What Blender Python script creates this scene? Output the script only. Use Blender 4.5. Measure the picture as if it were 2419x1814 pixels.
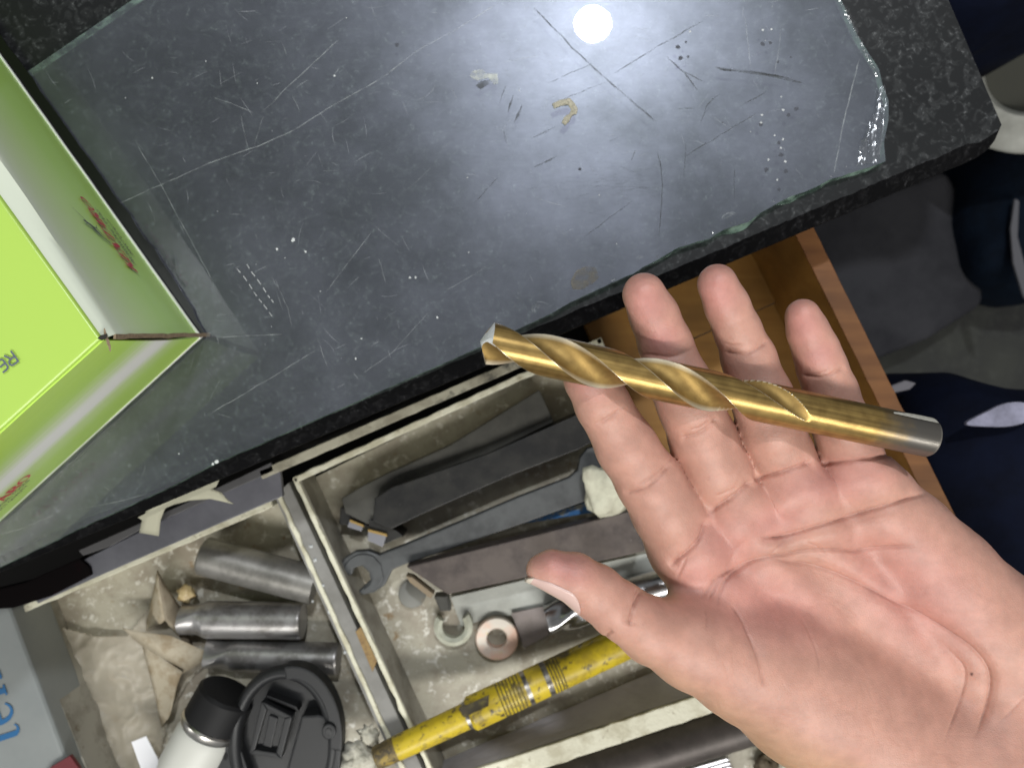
import bpy, bmesh, math, random
import numpy as np
from mathutils import Vector, Matrix, noise as mnoise

for _o in list(bpy.data.objects):
    bpy.data.objects.remove(_o)
scene = bpy.context.scene
C = scene.collection
R = math.radians

# ------------------------------------------------------------------ camera
F = 1862.0                    # focal length in photo pixels (photo 2419 x 1814)
CX, CY = 1209.5, 907.0
CAM_Z = 1.30                  # the phone is held 0.40 m above the counter top
cam_d = bpy.data.cameras.new('camera')
cam = bpy.data.objects.new('camera', cam_d)
C.objects.link(cam)
cam.location = (0, 0, CAM_Z)
cam.rotation_euler = (0, 0, 0)          # looking straight down
cam_d.sensor_width = 36.0
cam_d.lens = 36.0 * F / 2419.0
cam_d.clip_start = 0.02
cam_d.clip_end = 50
cam_d.dof.use_dof = True
cam_d.dof.focus_distance = 0.29
cam_d.dof.aperture_fstop = 15.0
scene.camera = cam

# ------------------------------------------------------------------ light
world = bpy.data.worlds.new('World')
scene.world = world
world.use_nodes = True
bg = world.node_tree.nodes['Background']
bg.inputs[0].default_value = (0.96, 0.98, 1.0, 1)
bg.inputs[1].default_value = 0.215


def area(name, loc, size, power, col, target=(0, 0, 0.9), shape='DISK', sy=None):
    l = bpy.data.lights.new(name, 'AREA')
    l.shape = shape
    l.size = size
    if sy:
        l.size_y = sy
    l.energy = power
    l.color = col
    o = bpy.data.objects.new(name, l)
    C.objects.link(o)
    o.location = loc
    d = Vector(target) - Vector(loc)
    o.rotation_euler = d.to_track_quat('-Z', 'Y').to_euler()
    return o


# round ceiling downlight whose mirror image shows in the glass
area('ceiling_downlight', (0.245, 1.09, 2.90), 0.105, 27, (0.93, 0.96, 1.0), target=(0.245, 1.09, 0))
# ceiling tube fixtures behind the photographer and to the left
area('ceiling_tube_light', (0.45, -1.50, 2.80), 2.6, 62, (1.0, 0.985, 0.94), target=(0.45, 0, 0.9), shape='RECTANGLE', sy=0.14)
area('ceiling_tube_light_side', (-3.1, -0.7, 2.80), 0.14, 12, (1.0, 0.99, 0.96), shape='RECTANGLE', sy=1.2)

scene.view_settings.view_transform = 'Standard'
scene.view_settings.look = 'None'
scene.view_settings.exposure = 0.0
scene.view_settings.gamma = 1.0
scene.view_settings.use_curve_mapping = False
scene.render.engine = 'CYCLES'
scene.cycles.use_denoising = True
scene.cycles.max_bounces = 8
scene.cycles.transparent_max_bounces = 16
scene.cycles.caustics_reflective = False
scene.cycles.caustics_refractive = False


# ------------------------------------------------------------------ helpers
def W(px, py, d):
    """point of the place that the photo shows at (px, py), d metres below the lens"""
    return Vector(((px - CX) * d / F, -(py - CY) * d / F, CAM_Z - d))


def obj(name, me, mat=None, parent=None, smooth=False):
    if isinstance(me, bmesh.types.BMesh):
        bm = me
        me = bpy.data.meshes.new(name)
        bm.normal_update()
        bm.to_mesh(me)
        bm.free()
    o = bpy.data.objects.new(name, me)
    C.objects.link(o)
    if mat is not None:
        for m in (mat if isinstance(mat, (list, tuple)) else [mat]):
            me.materials.append(m)
    if smooth:
        me.shade_smooth()
    if parent is not None:
        o.parent = parent
        o.matrix_parent_inverse = parent.matrix_world.inverted()
    return o


def thing(name, label, cat, loc=(0, 0, 0), group=None):
    o = bpy.data.objects.new(name, None)
    o.empty_display_size = 0.01
    C.objects.link(o)
    o.location = loc
    o['label'] = label
    o['category'] = cat
    if group:
        o['group'] = group
    bpy.context.view_layer.update()
    return o


def tag(o, label, cat, group=None):
    o['label'] = label
    o['category'] = cat
    if group:
        o['group'] = group
    return o


def mat(name, col, rough=0.5, metal=0.0, noise=None, bump=None, spec=0.5, sss=0.0, **kw):
    """principled material; noise = (scale, other colour, lo, hi[, detail]); bump = (scale, strength)"""
    m = bpy.data.materials.new(name)
    m.use_nodes = True
    nt = m.node_tree
    b = nt.nodes['Principled BSDF']
    b.inputs['Base Color'].default_value = (*col, 1)
    b.inputs['Roughness'].default_value = rough
    b.inputs['Metallic'].default_value = metal
    b.inputs['Specular IOR Level'].default_value = spec
    co = None
    if noise or bump:
        co = nt.nodes.new('ShaderNodeTexCoord')
    cur = None
    if noise:
        ns = noise if isinstance(noise, list) else [noise]
        for n in ns:
            t = nt.nodes.new('ShaderNodeTexNoise')
            t.inputs['Scale'].default_value = n[0]
            t.inputs['Detail'].default_value = n[4] if len(n) > 4 else 6
            t.inputs['Roughness'].default_value = 0.65
            nt.links.new(co.outputs['Object'], t.inputs['Vector'])
            mr = nt.nodes.new('ShaderNodeMapRange')
            mr.inputs[1].default_value = n[2]
            mr.inputs[2].default_value = n[3]
            nt.links.new(t.outputs['Fac'], mr.inputs[0])
            mx = nt.nodes.new('ShaderNodeMix')
            mx.data_type = 'RGBA'
            if cur is None:
                mx.inputs[6].default_value = (*col, 1)
            else:
                nt.links.new(cur, mx.inputs[6])
            mx.inputs[7].default_value = (*n[1], 1)
            nt.links.new(mr.outputs[0], mx.inputs[0])
            cur = mx.outputs[2]
        nt.links.new(cur, b.inputs['Base Color'])
    if bump:
        t = nt.nodes.new('ShaderNodeTexNoise')
        t.inputs['Scale'].default_value = bump[0]
        t.inputs['Detail'].default_value = 5
        nt.links.new(co.outputs['Object'], t.inputs['Vector'])
        bp = nt.nodes.new('ShaderNodeBump')
        bp.inputs['Strength'].default_value = bump[1]
        bp.inputs['Distance'].default_value = bump[2] if len(bump) > 2 else 0.001
        nt.links.new(t.outputs['Fac'], bp.inputs['Height'])
        nt.links.new(bp.outputs[0], b.inputs['Normal'])
    return m


def prism_bm(top, bot):
    """closed prism between two loops of points (same count), top loop counter-clockwise seen from above"""
    bm = bmesh.new()
    a = [bm.verts.new(p) for p in top]
    b = [bm.verts.new(p) for p in bot]
    bm.faces.new(a)
    bm.faces.new(b[::-1])
    n = len(a)
    for i in range(n):
        j = (i + 1) % n
        bm.faces.new((a[j], a[i], b[i], b[j]))
    bmesh.ops.recalc_face_normals(bm, faces=bm.faces)
    return bm


def slab(pts, d, h, bevel=0.0, seg=2):
    """vertical prism: outline in photo pixels read at depth d, h metres thick downwards"""
    top = [W(x, y, d) for x, y in pts]
    bot = [p - Vector((0, 0, h)) for p in top]
    bm = prism_bm(top, bot)
    if bevel:
        bmesh.ops.bevel(bm, geom=bm.edges[:], offset=bevel, segments=seg, affect='EDGES', profile=0.6)
    return bm


def frame_from(p0, p1, up=Vector((0, 0, 1))):
    z = (p1 - p0).normalized()
    x = z.cross(up)
    if x.length < 1e-5:
        x = z.cross(Vector((0, 1, 0)))
    x.normalize()
    y = x.cross(z) * -1
    y = z.cross(x)
    return x, y, z


def lathe(p0, p1, prof, n=40, mats=None):
    """surface of revolution; prof = [(t metres from p0 along the axis, radius[, material index])]"""
    x, y, z = frame_from(p0, p1)
    bm = bmesh.new()
    rings = []
    for s in prof:
        t, r = s[0], s[1]
        c = p0 + z * t
        if r < 1e-6:
            rings.append([bm.verts.new(c)])
        else:
            rings.append([bm.verts.new(c + x * (r * math.cos(2 * math.pi * k / n)) + y * (r * math.sin(2 * math.pi * k / n))) for k in range(n)])
    for i in range(len(rings) - 1):
        a, b = rings[i], rings[i + 1]
        mi = prof[i][2] if len(prof[i]) > 2 else 0
        for k in range(n):
            k2 = (k + 1) % n
            if len(a) == 1 and len(b) == 1:
                continue
            if len(a) == 1:
                f = bm.faces.new((a[0], b[k], b[k2]))
            elif len(b) == 1:
                f = bm.faces.new((a[k2], a[k], b[0]))
            else:
                f = bm.faces.new((a[k2], a[k], b[k], b[k2]))
            f.material_index = mi
            f.smooth = True
    bmesh.ops.recalc_face_normals(bm, faces=bm.faces)
    return bm


def sharp(me_obj, ang=35):
    me_obj.data.shade_smooth()
    me_obj.data.set_sharp_from_angle(angle=R(ang))


def rough_edges(bm, amp, freq, seed=0.0):
    """small uneven displacement so that cut edges are not ruler-straight"""
    for v in bm.verts:
        n = mnoise.noise_vector(Vector(v.co) * freq + Vector((seed, seed * 2, 0)))
        v.co += n * amp


def subdivide_long(bm, maxlen):
    for _ in range(6):
        es = [e for e in bm.edges if e.calc_length() > maxlen]
        if not es:
            break
        bmesh.ops.subdivide_edges(bm, edges=es, cuts=1, use_grid_fill=True)


rng = random.Random(7)

# ------------------------------------------------------------------ setting: floor
M_floor = mat('floor_concrete', (0.050, 0.052, 0.045), 0.8, noise=[(4, (0.025, 0.025, 0.027), 0.35, 0.65), (40, (0.058, 0.060, 0.054), 0.5, 0.8)], spec=0.15)
bm = bmesh.new()
for p in ((-4, -4), (4, -4), (4, 4), (-4, 4)):
    bm.verts.new((p[0], p[1], 0))
bm.faces.new(bm.verts)
o = obj('floor', bm, M_floor)
o['kind'] = 'structure'


# ------------------------------------------------------------------ granite counter
def granite_mat(name, base, fleck, rough, hi=0.06):
    m = bpy.data.materials.new(name)
    m.use_nodes = True
    nt = m.node_tree
    b = nt.nodes['Principled BSDF']
    b.inputs['Roughness'].default_value = rough
    b.inputs['Specular IOR Level'].default_value = 0.30 if rough < 0.5 else 0.08
    co = nt.nodes.new('ShaderNodeTexCoord')
    t1 = nt.nodes.new('ShaderNodeTexNoise'); t1.inputs['Scale'].default_value = 520; t1.inputs['Detail'].default_value = 3
    t1.inputs['Distortion'].default_value = 0.8
    t2 = nt.nodes.new('ShaderNodeTexNoise'); t2.inputs['Scale'].default_value = 170; t2.inputs['Detail'].default_value = 5
    t2.inputs['Distortion'].default_value = 1.3
    t3 = nt.nodes.new('ShaderNodeTexNoise'); t3.inputs['Scale'].default_value = 22; t3.inputs['Detail'].default_value = 3
    for t in (t1, t2, t3):
        nt.links.new(co.outputs['Object'], t.inputs['Vector'])
    r1 = nt.nodes.new('ShaderNodeMapRange'); r1.inputs[1].default_value = 0.54; r1.inputs[2].default_value = 0.72
    r2 = nt.nodes.new('ShaderNodeMapRange'); r2.inputs[1].default_value = 0.48; r2.inputs[2].default_value = 0.74
    nt.links.new(t1.outputs['Fac'], r1.inputs[0])
    nt.links.new(t2.outputs['Fac'], r2.inputs[0])
    mul = nt.nodes.new('ShaderNodeMath'); mul.operation = 'MULTIPLY_ADD'
    nt.links.new(r1.outputs[0], mul.inputs[0]); nt.links.new(r2.outputs[0], mul.inputs[1])
    s = nt.nodes.new('ShaderNodeMath'); s.operation = 'MULTIPLY'; s.inputs[1].default_value = 0.22
    nt.links.new(r2.outputs[0], s.inputs[0]); nt.links.new(s.outputs[0], mul.inputs[2])
    mx0 = nt.nodes.new('ShaderNodeMix'); mx0.data_type = 'RGBA'
    mx0.inputs[6].default_value = (*[c * 0.75 for c in base], 1); mx0.inputs[7].default_value = (*[c * 1.25 for c in base], 1)
    nt.links.new(t3.outputs['Fac'], mx0.inputs[0])
    mx = nt.nodes.new('ShaderNodeMix'); mx.data_type = 'RGBA'
    nt.links.new(mx0.outputs[2], mx.inputs[6]); mx.inputs[7].default_value = (*fleck, 1)
    nt.links.new(mul.outputs[0], mx.inputs[0])
    nt.links.new(mx.outputs[2], b.inputs['Base Color'])
    return m


M_gran = granite_mat('granite_polished', (0.011, 0.0118, 0.0125), (0.13, 0.136, 0.138), 0.34)
M_gran_e = granite_mat('granite_rough_edge', (0.003, 0.003, 0.0035), (0.035, 0.035, 0.037), 0.85)


def front_y(x):
    return 1350 - 0.4245 * x


lo, hi_ = [], []
x = -700.0
while x < 2300:
    j = mnoise.noise(Vector((x * 0.02, 0, 3)))*2.2 + mnoise.noise(Vector((x * 0.09, 0, 9)))*1.6
    lo.append((x, front_y(x) + 0.4 * j))
    hi_.append((x - 6, front_y(x) - 36 + 1.5 * j))
    x += 11
lo += [(2327, 363), (2352, 345), (2370, 322), (2377, 300), (2120, -310), (2000, -590)]
hi_ += [(2312, 338), (2338, 322), (2360, 308), (2366, 295), (2110, -306), (1990, -587)]
lo += [(-700, -590)]
hi_ += [(-700, -590)]
D0 = 0.400
top = [W(a, b, D0) for a, b in hi_]
mid = [W(a, b, D0) - Vector((0, 0, 0.007)) for a, b in lo]
bot = [p - Vector((0, 0, 0.013)) for p in mid]
bm = bmesh.new()
L = [[bm.verts.new(p) for p in loop] for loop in (top, mid, bot)]
f = bm.faces.new(L[0]); f.material_index = 0
f = bm.faces.new(L[2][::-1]); f.material_index = 1
n = len(top)
for a, b in ((0, 1), (1, 2)):
    for i in range(n):
        k = (i + 1) % n
        f = bm.faces.new((L[a][k], L[a][i], L[b][i], L[b][k])); f.material_index = 1
bmesh.ops.recalc_face_normals(bm, faces=bm.faces)
counter = thing('granite_counter', 'dark speckled granite counter top with rough front edge under the glass sheet', 'counter', W(900, 0, 0.42))
obj('slab', bm, [M_gran, M_gran_e], counter)
# carcass below the slab, set back behind the drawer front
M_carcass = mat('grey_laminate', (0.16, 0.16, 0.17), 0.6, noise=(40, (0.11, 0.11, 0.12), 0.4, 0.7))
obj('cabinet_side', prism_bm([W(a, b, D0) - Vector((0, 0, 0.021)) for a, b in ((1100, -580), (1980, -580), (2230, 130), (1960, 245), (1450, 460))],
             [W(a, b, D0) - Vector((0, 0, 0.895)) for a, b in ((1100, -580), (1980, -580), (2230, 130), (1960, 245), (1450, 460))]), M_carcass, counter)

# ------------------------------------------------------------------ glass sheet
m = bpy.data.materials.new('glass_top')
m.use_nodes = True
nt = m.node_tree
nt.nodes.remove(nt.nodes['Principled BSDF'])
out = nt.nodes['Material Output']
tr = nt.nodes.new('ShaderNodeBsdfTransparent'); tr.inputs[0].default_value = (0.915, 0.955, 0.935, 1)
gl = nt.nodes.new('ShaderNodeBsdfGlossy'); gl.inputs['Roughness'].default_value = 0.012
hz = nt.nodes.new('ShaderNodeBsdfGlossy'); hz.inputs['Roughness'].default_value = 0.55; hz.inputs[0].default_value = (0.82, 0.86, 1, 1)
hz2 = nt.nodes.new('ShaderNodeBsdfGlossy'); hz2.inputs['Roughness'].default_value = 0.34; hz2.inputs[0].default_value = (0.74, 0.79, 1, 1)
df = nt.nodes.new('ShaderNodeBsdfDiffuse'); df.inputs[0].default_value = (0.62, 0.66, 0.64, 1)
fr = nt.nodes.new('ShaderNodeFresnel'); fr.inputs[0].default_value = 1.5
geo = nt.nodes.new('ShaderNodeNewGeometry')
inv = nt.nodes.new('ShaderNodeMath'); inv.operation = 'SUBTRACT'; inv.inputs[0].default_value = 1
nt.links.new(geo.outputs['Backfacing'], inv.inputs[1])


def mul_(a, b):
    n_ = nt.nodes.new('ShaderNodeMath'); n_.operation = 'MULTIPLY'
    for i, v in enumerate((a, b)):
        if isinstance(v, (int, float)):
            n_.inputs[i].default_value = v
        else:
            nt.links.new(v, n_.inputs[i])
    return n_.outputs[0]


def mixs(fac, a, b):
    n_ = nt.nodes.new('ShaderNodeMixShader')
    nt.links.new(fac, n_.inputs[0]); nt.links.new(a, n_.inputs[1]); nt.links.new(b, n_.inputs[2])
    return n_.outputs[0]


co = nt.nodes.new('ShaderNodeTexCoord')
tn = nt.nodes.new('ShaderNodeTexNoise'); tn.inputs['Scale'].default_value = 14; tn.inputs['Detail'].default_value = 8; tn.inputs['Roughness'].default_value = 0.7
nt.links.new(co.outputs['Object'], tn.inputs['Vector'])
# fine wipe marks: noise stretched along two directions
mp = nt.nodes.new('ShaderNodeMapping'); mp.inputs['Rotation'].default_value = (0, 0, R(-63)); mp.inputs['Scale'].default_value = (110, 1100, 1)
nt.links.new(co.outputs['Object'], mp.inputs[0])
tw = nt.nodes.new('ShaderNodeTexNoise'); tw.inputs['Scale'].default_value = 1; tw.inputs['Detail'].default_value = 2
nt.links.new(mp.outputs[0], tw.inputs['Vector'])
rw = nt.nodes.new('ShaderNodeMapRange'); rw.inputs[1].default_value = 0.55; rw.inputs[2].default_value = 0.85; rw.inputs[3].default_value = 0.97; rw.inputs[4].default_value = 1.12
nt.links.new(tw.outputs['Fac'], rw.inputs[0])
rn = nt.nodes.new('ShaderNodeMapRange'); rn.inputs[1].default_value = 0.35; rn.inputs[2].default_value = 0.7; rn.inputs[3].default_value = 0.62; rn.inputs[4].default_value = 1.35
nt.links.new(tn.outputs['Fac'], rn.inputs[0])
dust = mul_(rn.outputs[0], rw.outputs[0])
sh = mixs(mul_(inv.outputs[0], mul_(dust, 0.013)), tr.outputs[0], df.outputs[0])
sh = mixs(mul_(inv.outputs[0], mul_(dust, 0.045)), sh, hz.outputs[0])
sh = mixs(mul_(inv.outputs[0], mul_(dust, 0.075)), sh, hz2.outputs[0])
sh = mixs(mul_(inv.outputs[0], fr.outputs[0]), sh, gl.outputs[0])
nt.links.new(sh, out.inputs[0])
M_glass = m
# greenish cut edge of the sheet
m = bpy.data.materials.new('glass_cut_edge')
m.use_nodes = True
nt = m.node_tree
b = nt.nodes['Principled BSDF']
b.inputs['Base Color'].default_value = (0.34, 0.50, 0.41, 1); b.inputs['Roughness'].default_value = 0.15
tr = nt.nodes.new('ShaderNodeBsdfTransparent'); tr.inputs[0].default_value = (0.62, 0.82, 0.68, 1)
mx = nt.nodes.new('ShaderNodeMixShader')
tn = nt.nodes.new('ShaderNodeTexNoise'); tn.inputs['Scale'].default_value = 160; tn.inputs['Detail'].default_value = 4
co = nt.nodes.new('ShaderNodeTexCoord'); nt.links.new(co.outputs['Object'], tn.inputs['Vector'])
mr = nt.nodes.new('ShaderNodeMapRange'); mr.inputs[1].default_value = 0.4; mr.inputs[2].default_value = 0.65; mr.inputs[3].default_value = 0.10; mr.inputs[4].default_value = 0.75
nt.links.new(tn.outputs['Fac'], mr.inputs[0])
nt.links.new(mr.outputs[0], mx.inputs[0]); nt.links.new(tr.outputs[0], mx.inputs[1]); nt.links.new(b.outputs[0], mx.inputs[2])
nt.links.new(mx.outputs[0], nt.nodes['Material Output'].inputs[0])
M_gedge = m

DG = 0.3945
gl_front = [(-700, 1672), (-300, 1478), (0, 1339), (190, 1247), (400, 1151), (511, 1093), (614, 1049), (758, 986), (1092, 839), (1300, 742), (1350, 713), (1487, 650), (1553, 614), (1603, 585), (1676, 563), (1712, 542), (1770, 524), (1800, 501), (1864, 466), (1912, 449), (1968, 422), (2054, 396), (2092, 381)]
gl_right = [(2088, 336), (2099, 284), (2099, 239), (2084, 198), (2077, 165), (2024, 82), (1987, 0), (1850, -300), (1745, -540)]
gl_left = [(1100, -540), (313, 0), (57, 175), (-250, 380), (-700, 690)]
fine = []
for (x0, y0), (x1, y1) in zip(gl_front[:-1], gl_front[1:]):
    k = max(1, int(math.hypot(x1 - x0, y1 - y0) / 9))
    for i in range(k):
        t = i / k
        xx, yy = x0 + (x1 - x0) * t, y0 + (y1 - y0) * t
        a = 0.6 if xx < 1400 else 2.6
        jj = mnoise.noise(Vector((xx * 0.035, 5, 0))) * a + mnoise.noise(Vector((xx * 0.13, 1, 0))) * a * 0.6
        fine.append((xx, yy + jj))
fine.append(gl_front[-1])
outl = fine + gl_right + gl_left


def chip(x):
    c = 0.0
    for cx, w, h in ((1745, 40, 13), (1872, 22, 11), (1935, 30, 6), (1580, 35, 4), (2040, 40, 4)):
        c += h * math.exp(-((x - cx) / w) ** 2)
    return c + 1.0


top = [W(a, b, DG) for a, b in outl]
lowl = [(a + 0.35 * chip(a) * 0.4, b + chip(a)) if i < len(fine) else (a, b) for i, (a, b) in enumerate(outl)]
bot = [W(a, b, DG) - Vector((0, 0, 0.0050)) for a, b in lowl]
bm = prism_bm(top, bot)
for f in bm.faces:
    if abs(f.normal.z) < 0.9:
        f.material_index = 1
bm.faces.ensure_lookup_table()
gs = thing('glass_sheet', 'scratched clear glass sheet with chipped green edge lying on the granite counter', 'glass sheet', W(900, 300, DG))
obj('pane', bm, [M_glass, M_gedge], gs)

# scratches, wear marks and stuck-on bits of the pane ----------------
GZ = CAM_Z - DG


def decal_mat(name, col, alpha, rough=0.6):
    m_ = bpy.data.materials.new(name)
    m_.use_nodes = True
    t_ = m_.node_tree
    b_ = t_.nodes['Principled BSDF']
    b_.inputs['Base Color'].default_value = (*col, 1)
    b_.inputs['Roughness'].default_value = rough
    tr_ = t_.nodes.new('ShaderNodeBsdfTransparent')
    mx_ = t_.nodes.new('ShaderNodeMixShader')
    n_ = t_.nodes.new('ShaderNodeTexNoise'); n_.inputs['Scale'].default_value = 260; n_.inputs['Detail'].default_value = 3
    c_ = t_.nodes.new('ShaderNodeTexCoord'); t_.links.new(c_.outputs['Object'], n_.inputs['Vector'])
    r_ = t_.nodes.new('ShaderNodeMapRange'); r_.inputs[1].default_value = 0.35; r_.inputs[2].default_value = 0.65
    r_.inputs[3].default_value = alpha * 0.25; r_.inputs[4].default_value = min(1, alpha * 1.4)
    t_.links.new(n_.outputs['Fac'], r_.inputs[0]); t_.links.new(r_.outputs[0], mx_.inputs[0])
    t_.links.new(tr_.outputs[0], mx_.inputs[1]); t_.links.new(b_.outputs[0], mx_.inputs[2])
    t_.links.new(mx_.outputs[0], t_.nodes['Material Output'].inputs[0])
    return m_


M_scr_w = decal_mat('scratch_white', (0.75, 0.80, 0.80), 0.20)
M_scr_glint_f = decal_mat('scratch_and_glint_fine', (0.70, 0.74, 0.78), 0.15)
M_scr_d = decal_mat('scratch_dirt', (0.05, 0.052, 0.055), 0.42)
M_smudge = decal_mat('brown_smudge', (0.20, 0.18, 0.14), 0.55)
M_white = mat('white_speck', (0.55, 0.57, 0.57), 0.4)


def ribbon(bm, pts, w, z, taper=True):
    """thin flat strip along px points"""
    P = [W(a, b, DG) for a, b in pts]
    for p in P:
        p.z = z
    L_, R_ = [], []
    n_ = len(P)
    for i, p in enumerate(P):
        d = (P[min(i + 1, n_ - 1)] - P[max(i - 1, 0)]).normalized()
        nrm = Vector((-d.y, d.x, 0))
        ww = w * DG / F * 0.5
        if taper and (i == 0 or i == n_ - 1):
            ww *= 0.25
        L_.append(bm.verts.new(p + nrm * ww)); R_.append(bm.verts.new(p - nrm * ww))
    for i in range(n_ - 1):
        bm.faces.new((L_[i], R_[i], R_[i + 1], L_[i + 1]))


def in_poly(x, y, poly):
    c = False
    n_ = len(poly)
    for i in range(n_):
        x0, y0 = poly[i]; x1, y1 = poly[(i + 1) % n_]
        if (y0 > y) != (y1 > y) and x < (x1 - x0) * (y - y0) / (y1 - y0) + x0:
            c = not c
    return c


major = [
    ([(277, 484), (380, 437), (509, 380), (610, 346), (692, 309), (789, 248), (900, 186), (990, 118), (1081, 68), (1180, 7)], 3.2),
    ([(319, 332), (345, 378), (380, 437), (425, 520), (468, 598), (500, 660)], 2.6),
    ([(618, 268), (683, 203), (730, 160), (769, 122), (800, 95)], 3.0),
    ([(505, 230), (560, 250), (600, 267)], 2.0),
    ([(600, 345), (612, 310), (622, 275)], 1.8),
    ([(690, 225), (712, 272)], 2.0), ([(662, 95), (678, 132)], 3.0), ([(570, 275), (580, 330), (588, 355)], 1.8),
    ([(515, 796), (600, 792), (665, 790)], 2.6),
    ([(500, 975), (580, 928), (660, 880), (745, 828)], 2.2),
    ([(860, 880), (930, 830), (1010, 740)], 1.8), ([(1055, 685), (1110, 655), (1150, 628)], 2.0),
    ([(770, 690), (830, 610), (880, 545)], 2.2), ([(885, 535), (940, 580)], 2.0), ([(895, 610), (912, 670)], 2.4),
    ([(750, 800), (775, 870)], 2.0), ([(650, 660), (680, 730), (690, 775)], 1.6),
    ([(1760, 40), (1768, 110), (1775, 165)], 2.6), ([(1845, 55), (1840, 120), (1830, 175)], 1.6),
    ([(2030, 140), (1995, 280), (1970, 410)], 3.4), ([(1180, 150), (1280, 130)], 1.8),
    ([(1020, 395), (960, 450), (950, 440)], 1.2), ([(1270, 470), (1340, 490)], 2.2), ([(130, 1215), (60, 1245), (0, 1262)], 2.4),
    ([(350, 1165), (300, 1180), (180, 1205)], 1.6),
]
dark = [
    ([(1262, 20), (1352, 113), (1400, 158), (1461, 212), (1520, 262), (1551, 289)], 4.0),
    ([(1690, 161), (1750, 170), (1830, 180), (1893, 196)], 7.0), ([(1700, 166), (1790, 172), (1870, 186)], 4.0),
    ([(1578, 140), (1620, 175), (1648, 215)], 4.0), ([(1600, 160), (1665, 195)], 3.0),
    ([(1232, 250), (1215, 290)], 8.0), ([(1212, 225), (1200, 265)], 6.0), ([(1195, 205), (1180, 245)], 3.0), ([(1190, 310), (1196, 338)], 6.0),
    ([(1315, 370), (1262, 395)], 5.0), ([(1310, 300), (1255, 328)], 3.4), ([(1655, 290), (1670, 250), (1700, 222)], 3.0),
    ([(1560, 370), (1565, 440), (1556, 560)], 2.4), ([(1552, 360), (1562, 400)], 3.0), ([(1620, 340), (1616, 420)], 2.0),
    ([(1785, 270), (1700, 320), (1620, 370)], 2.2), ([(1810, 218), (1750, 250)], 3.2), ([(1600, 258), (1640, 256)], 3.0),
    ([(1500, 470), (1380, 560)], 1.8), ([(1660, 50), (1520, 130), (1450, 175)], 3.0), ([(1180, 415), (1120, 480)], 2.6),
    ([(1290, 200), (1400, 150)], 1.6), ([(1330, 235), (1430, 195)], 1.8), ([(1735, 385), (1735, 470)], 1.6), ([(1440, 335), (1470, 320)], 3.0),
    ([(1500, 355), (1492, 378)], 6.0), ([(1515, 325), (1510, 340)], 4.0),
]
bmw, bmd, bmf = bmesh.new(), bmesh.new(), bmesh.new()
z1 = GZ + 0.00006


def wob(pts, amp=1.2):
    r_ = []
    for (x0, y0), (x1, y1) in zip(pts[:-1], pts[1:]):
        k = max(1, int(math.hypot(x1 - x0, y1 - y0) / 18))
        for i in range(k):
            t = i / k
            r_.append((x0 + (x1 - x0) * t + rng.uniform(-amp, amp), y0 + (y1 - y0) * t + rng.uniform(-amp, amp)))
    return r_ + [pts[-1]]


for p, w in major:
    ribbon(bmw, wob(p, 1.0), w * 0.62, z1)
for p, w in dark:
    ribbon(bmd, wob(p, 1.3), w * 0.85, z1 + 0.00004)
# rub marks near the front edge of the pane
for i in range(70):
    cx, cy = rng.gauss(1470, 75), rng.gauss(440, 26)
    a = rng.gauss(R(-9), R(12)); l = rng.uniform(20, 80)
    if in_poly(cx, cy, outl):
        ribbon(bmd, [(cx - l / 2 * math.cos(a), cy - l / 2 * math.sin(a)), (cx + l / 2 * math.cos(a), cy + l / 2 * math.sin(a))], rng.uniform(0.6, 1.4), z1 + 0.00008)
# fine hairline scratches all over, arcs of wiping
for i in range(420):
    cx, cy = rng.uniform(60, 2060), rng.uniform(-40, 1250)
    if not in_poly(cx, cy, outl) or not in_poly(cx + 20, cy + 30, outl) or not in_poly(cx - 20, cy + 25, outl):
        continue
    a = rng.choice([R(60), R(62), R(-28), R(-25), R(80), R(10)]) + rng.gauss(0, 0.22); l = rng.uniform(8, 60) * rng.choice([0.5, 1, 1])
    k = rng.gauss(0, 0.004)
    pts = []
    for s in range(5):
        t = (s / 4 - 0.5) * l
        pts.append((cx + t * math.cos(a + k * t), cy + t * math.sin(a + k * t)))
    if all(in_poly(q[0], q[1], outl) for q in pts):
        ribbon(bmf, pts, rng.uniform(0.7, 1.7), z1 - 0.00003)
for i in range(330):      # pale arcs painting the lamp's glint on swirl scratches around its mirror image
    a = rng.uniform(0, 2 * math.pi); r_ = rng.uniform(48, 330) ** 1.0
    l = rng.uniform(0.03, 0.14) * (90 / r_ + 0.4)
    pts = [(1402 + r_ * math.cos(a + l * s / 4), 62 + r_ * math.sin(a + l * s / 4)) for s in range(5)]
    if all(in_poly(q[0], q[1], outl) for q in pts):
        ribbon(bmf, pts, rng.uniform(0.6, 1.3), z1 - 0.00003)
for nm, b_, mm in (('scratch', bmw, M_scr_w), ('dirty_scratch', bmd, M_scr_d), ('hairline_scratch_and_glint', bmf, M_scr_glint_f)):
    o = obj(nm, b_, mm, gs)
    o['kind'] = 'stuff'
# bright specks and the two dashed white marks
bms = bmesh.new()


def blob(bm, px, py, r, h=0.00025, d=DG, n=7):
    c = W(px, py, d)
    tv = bm.verts.new(c + Vector((0, 0, h)))
    ring = []
    for k in range(n):
        a = 2 * math.pi * k / n
        rr = r * d / F * rng.uniform(0.6, 1.25)
        ring.append(bm.verts.new(c + Vector((rr * math.cos(a), rr * math.sin(a), 0.00005))))
    for k in range(n):
        bm.faces.new((tv, ring[k], ring[(k + 1) % n]))


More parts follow.
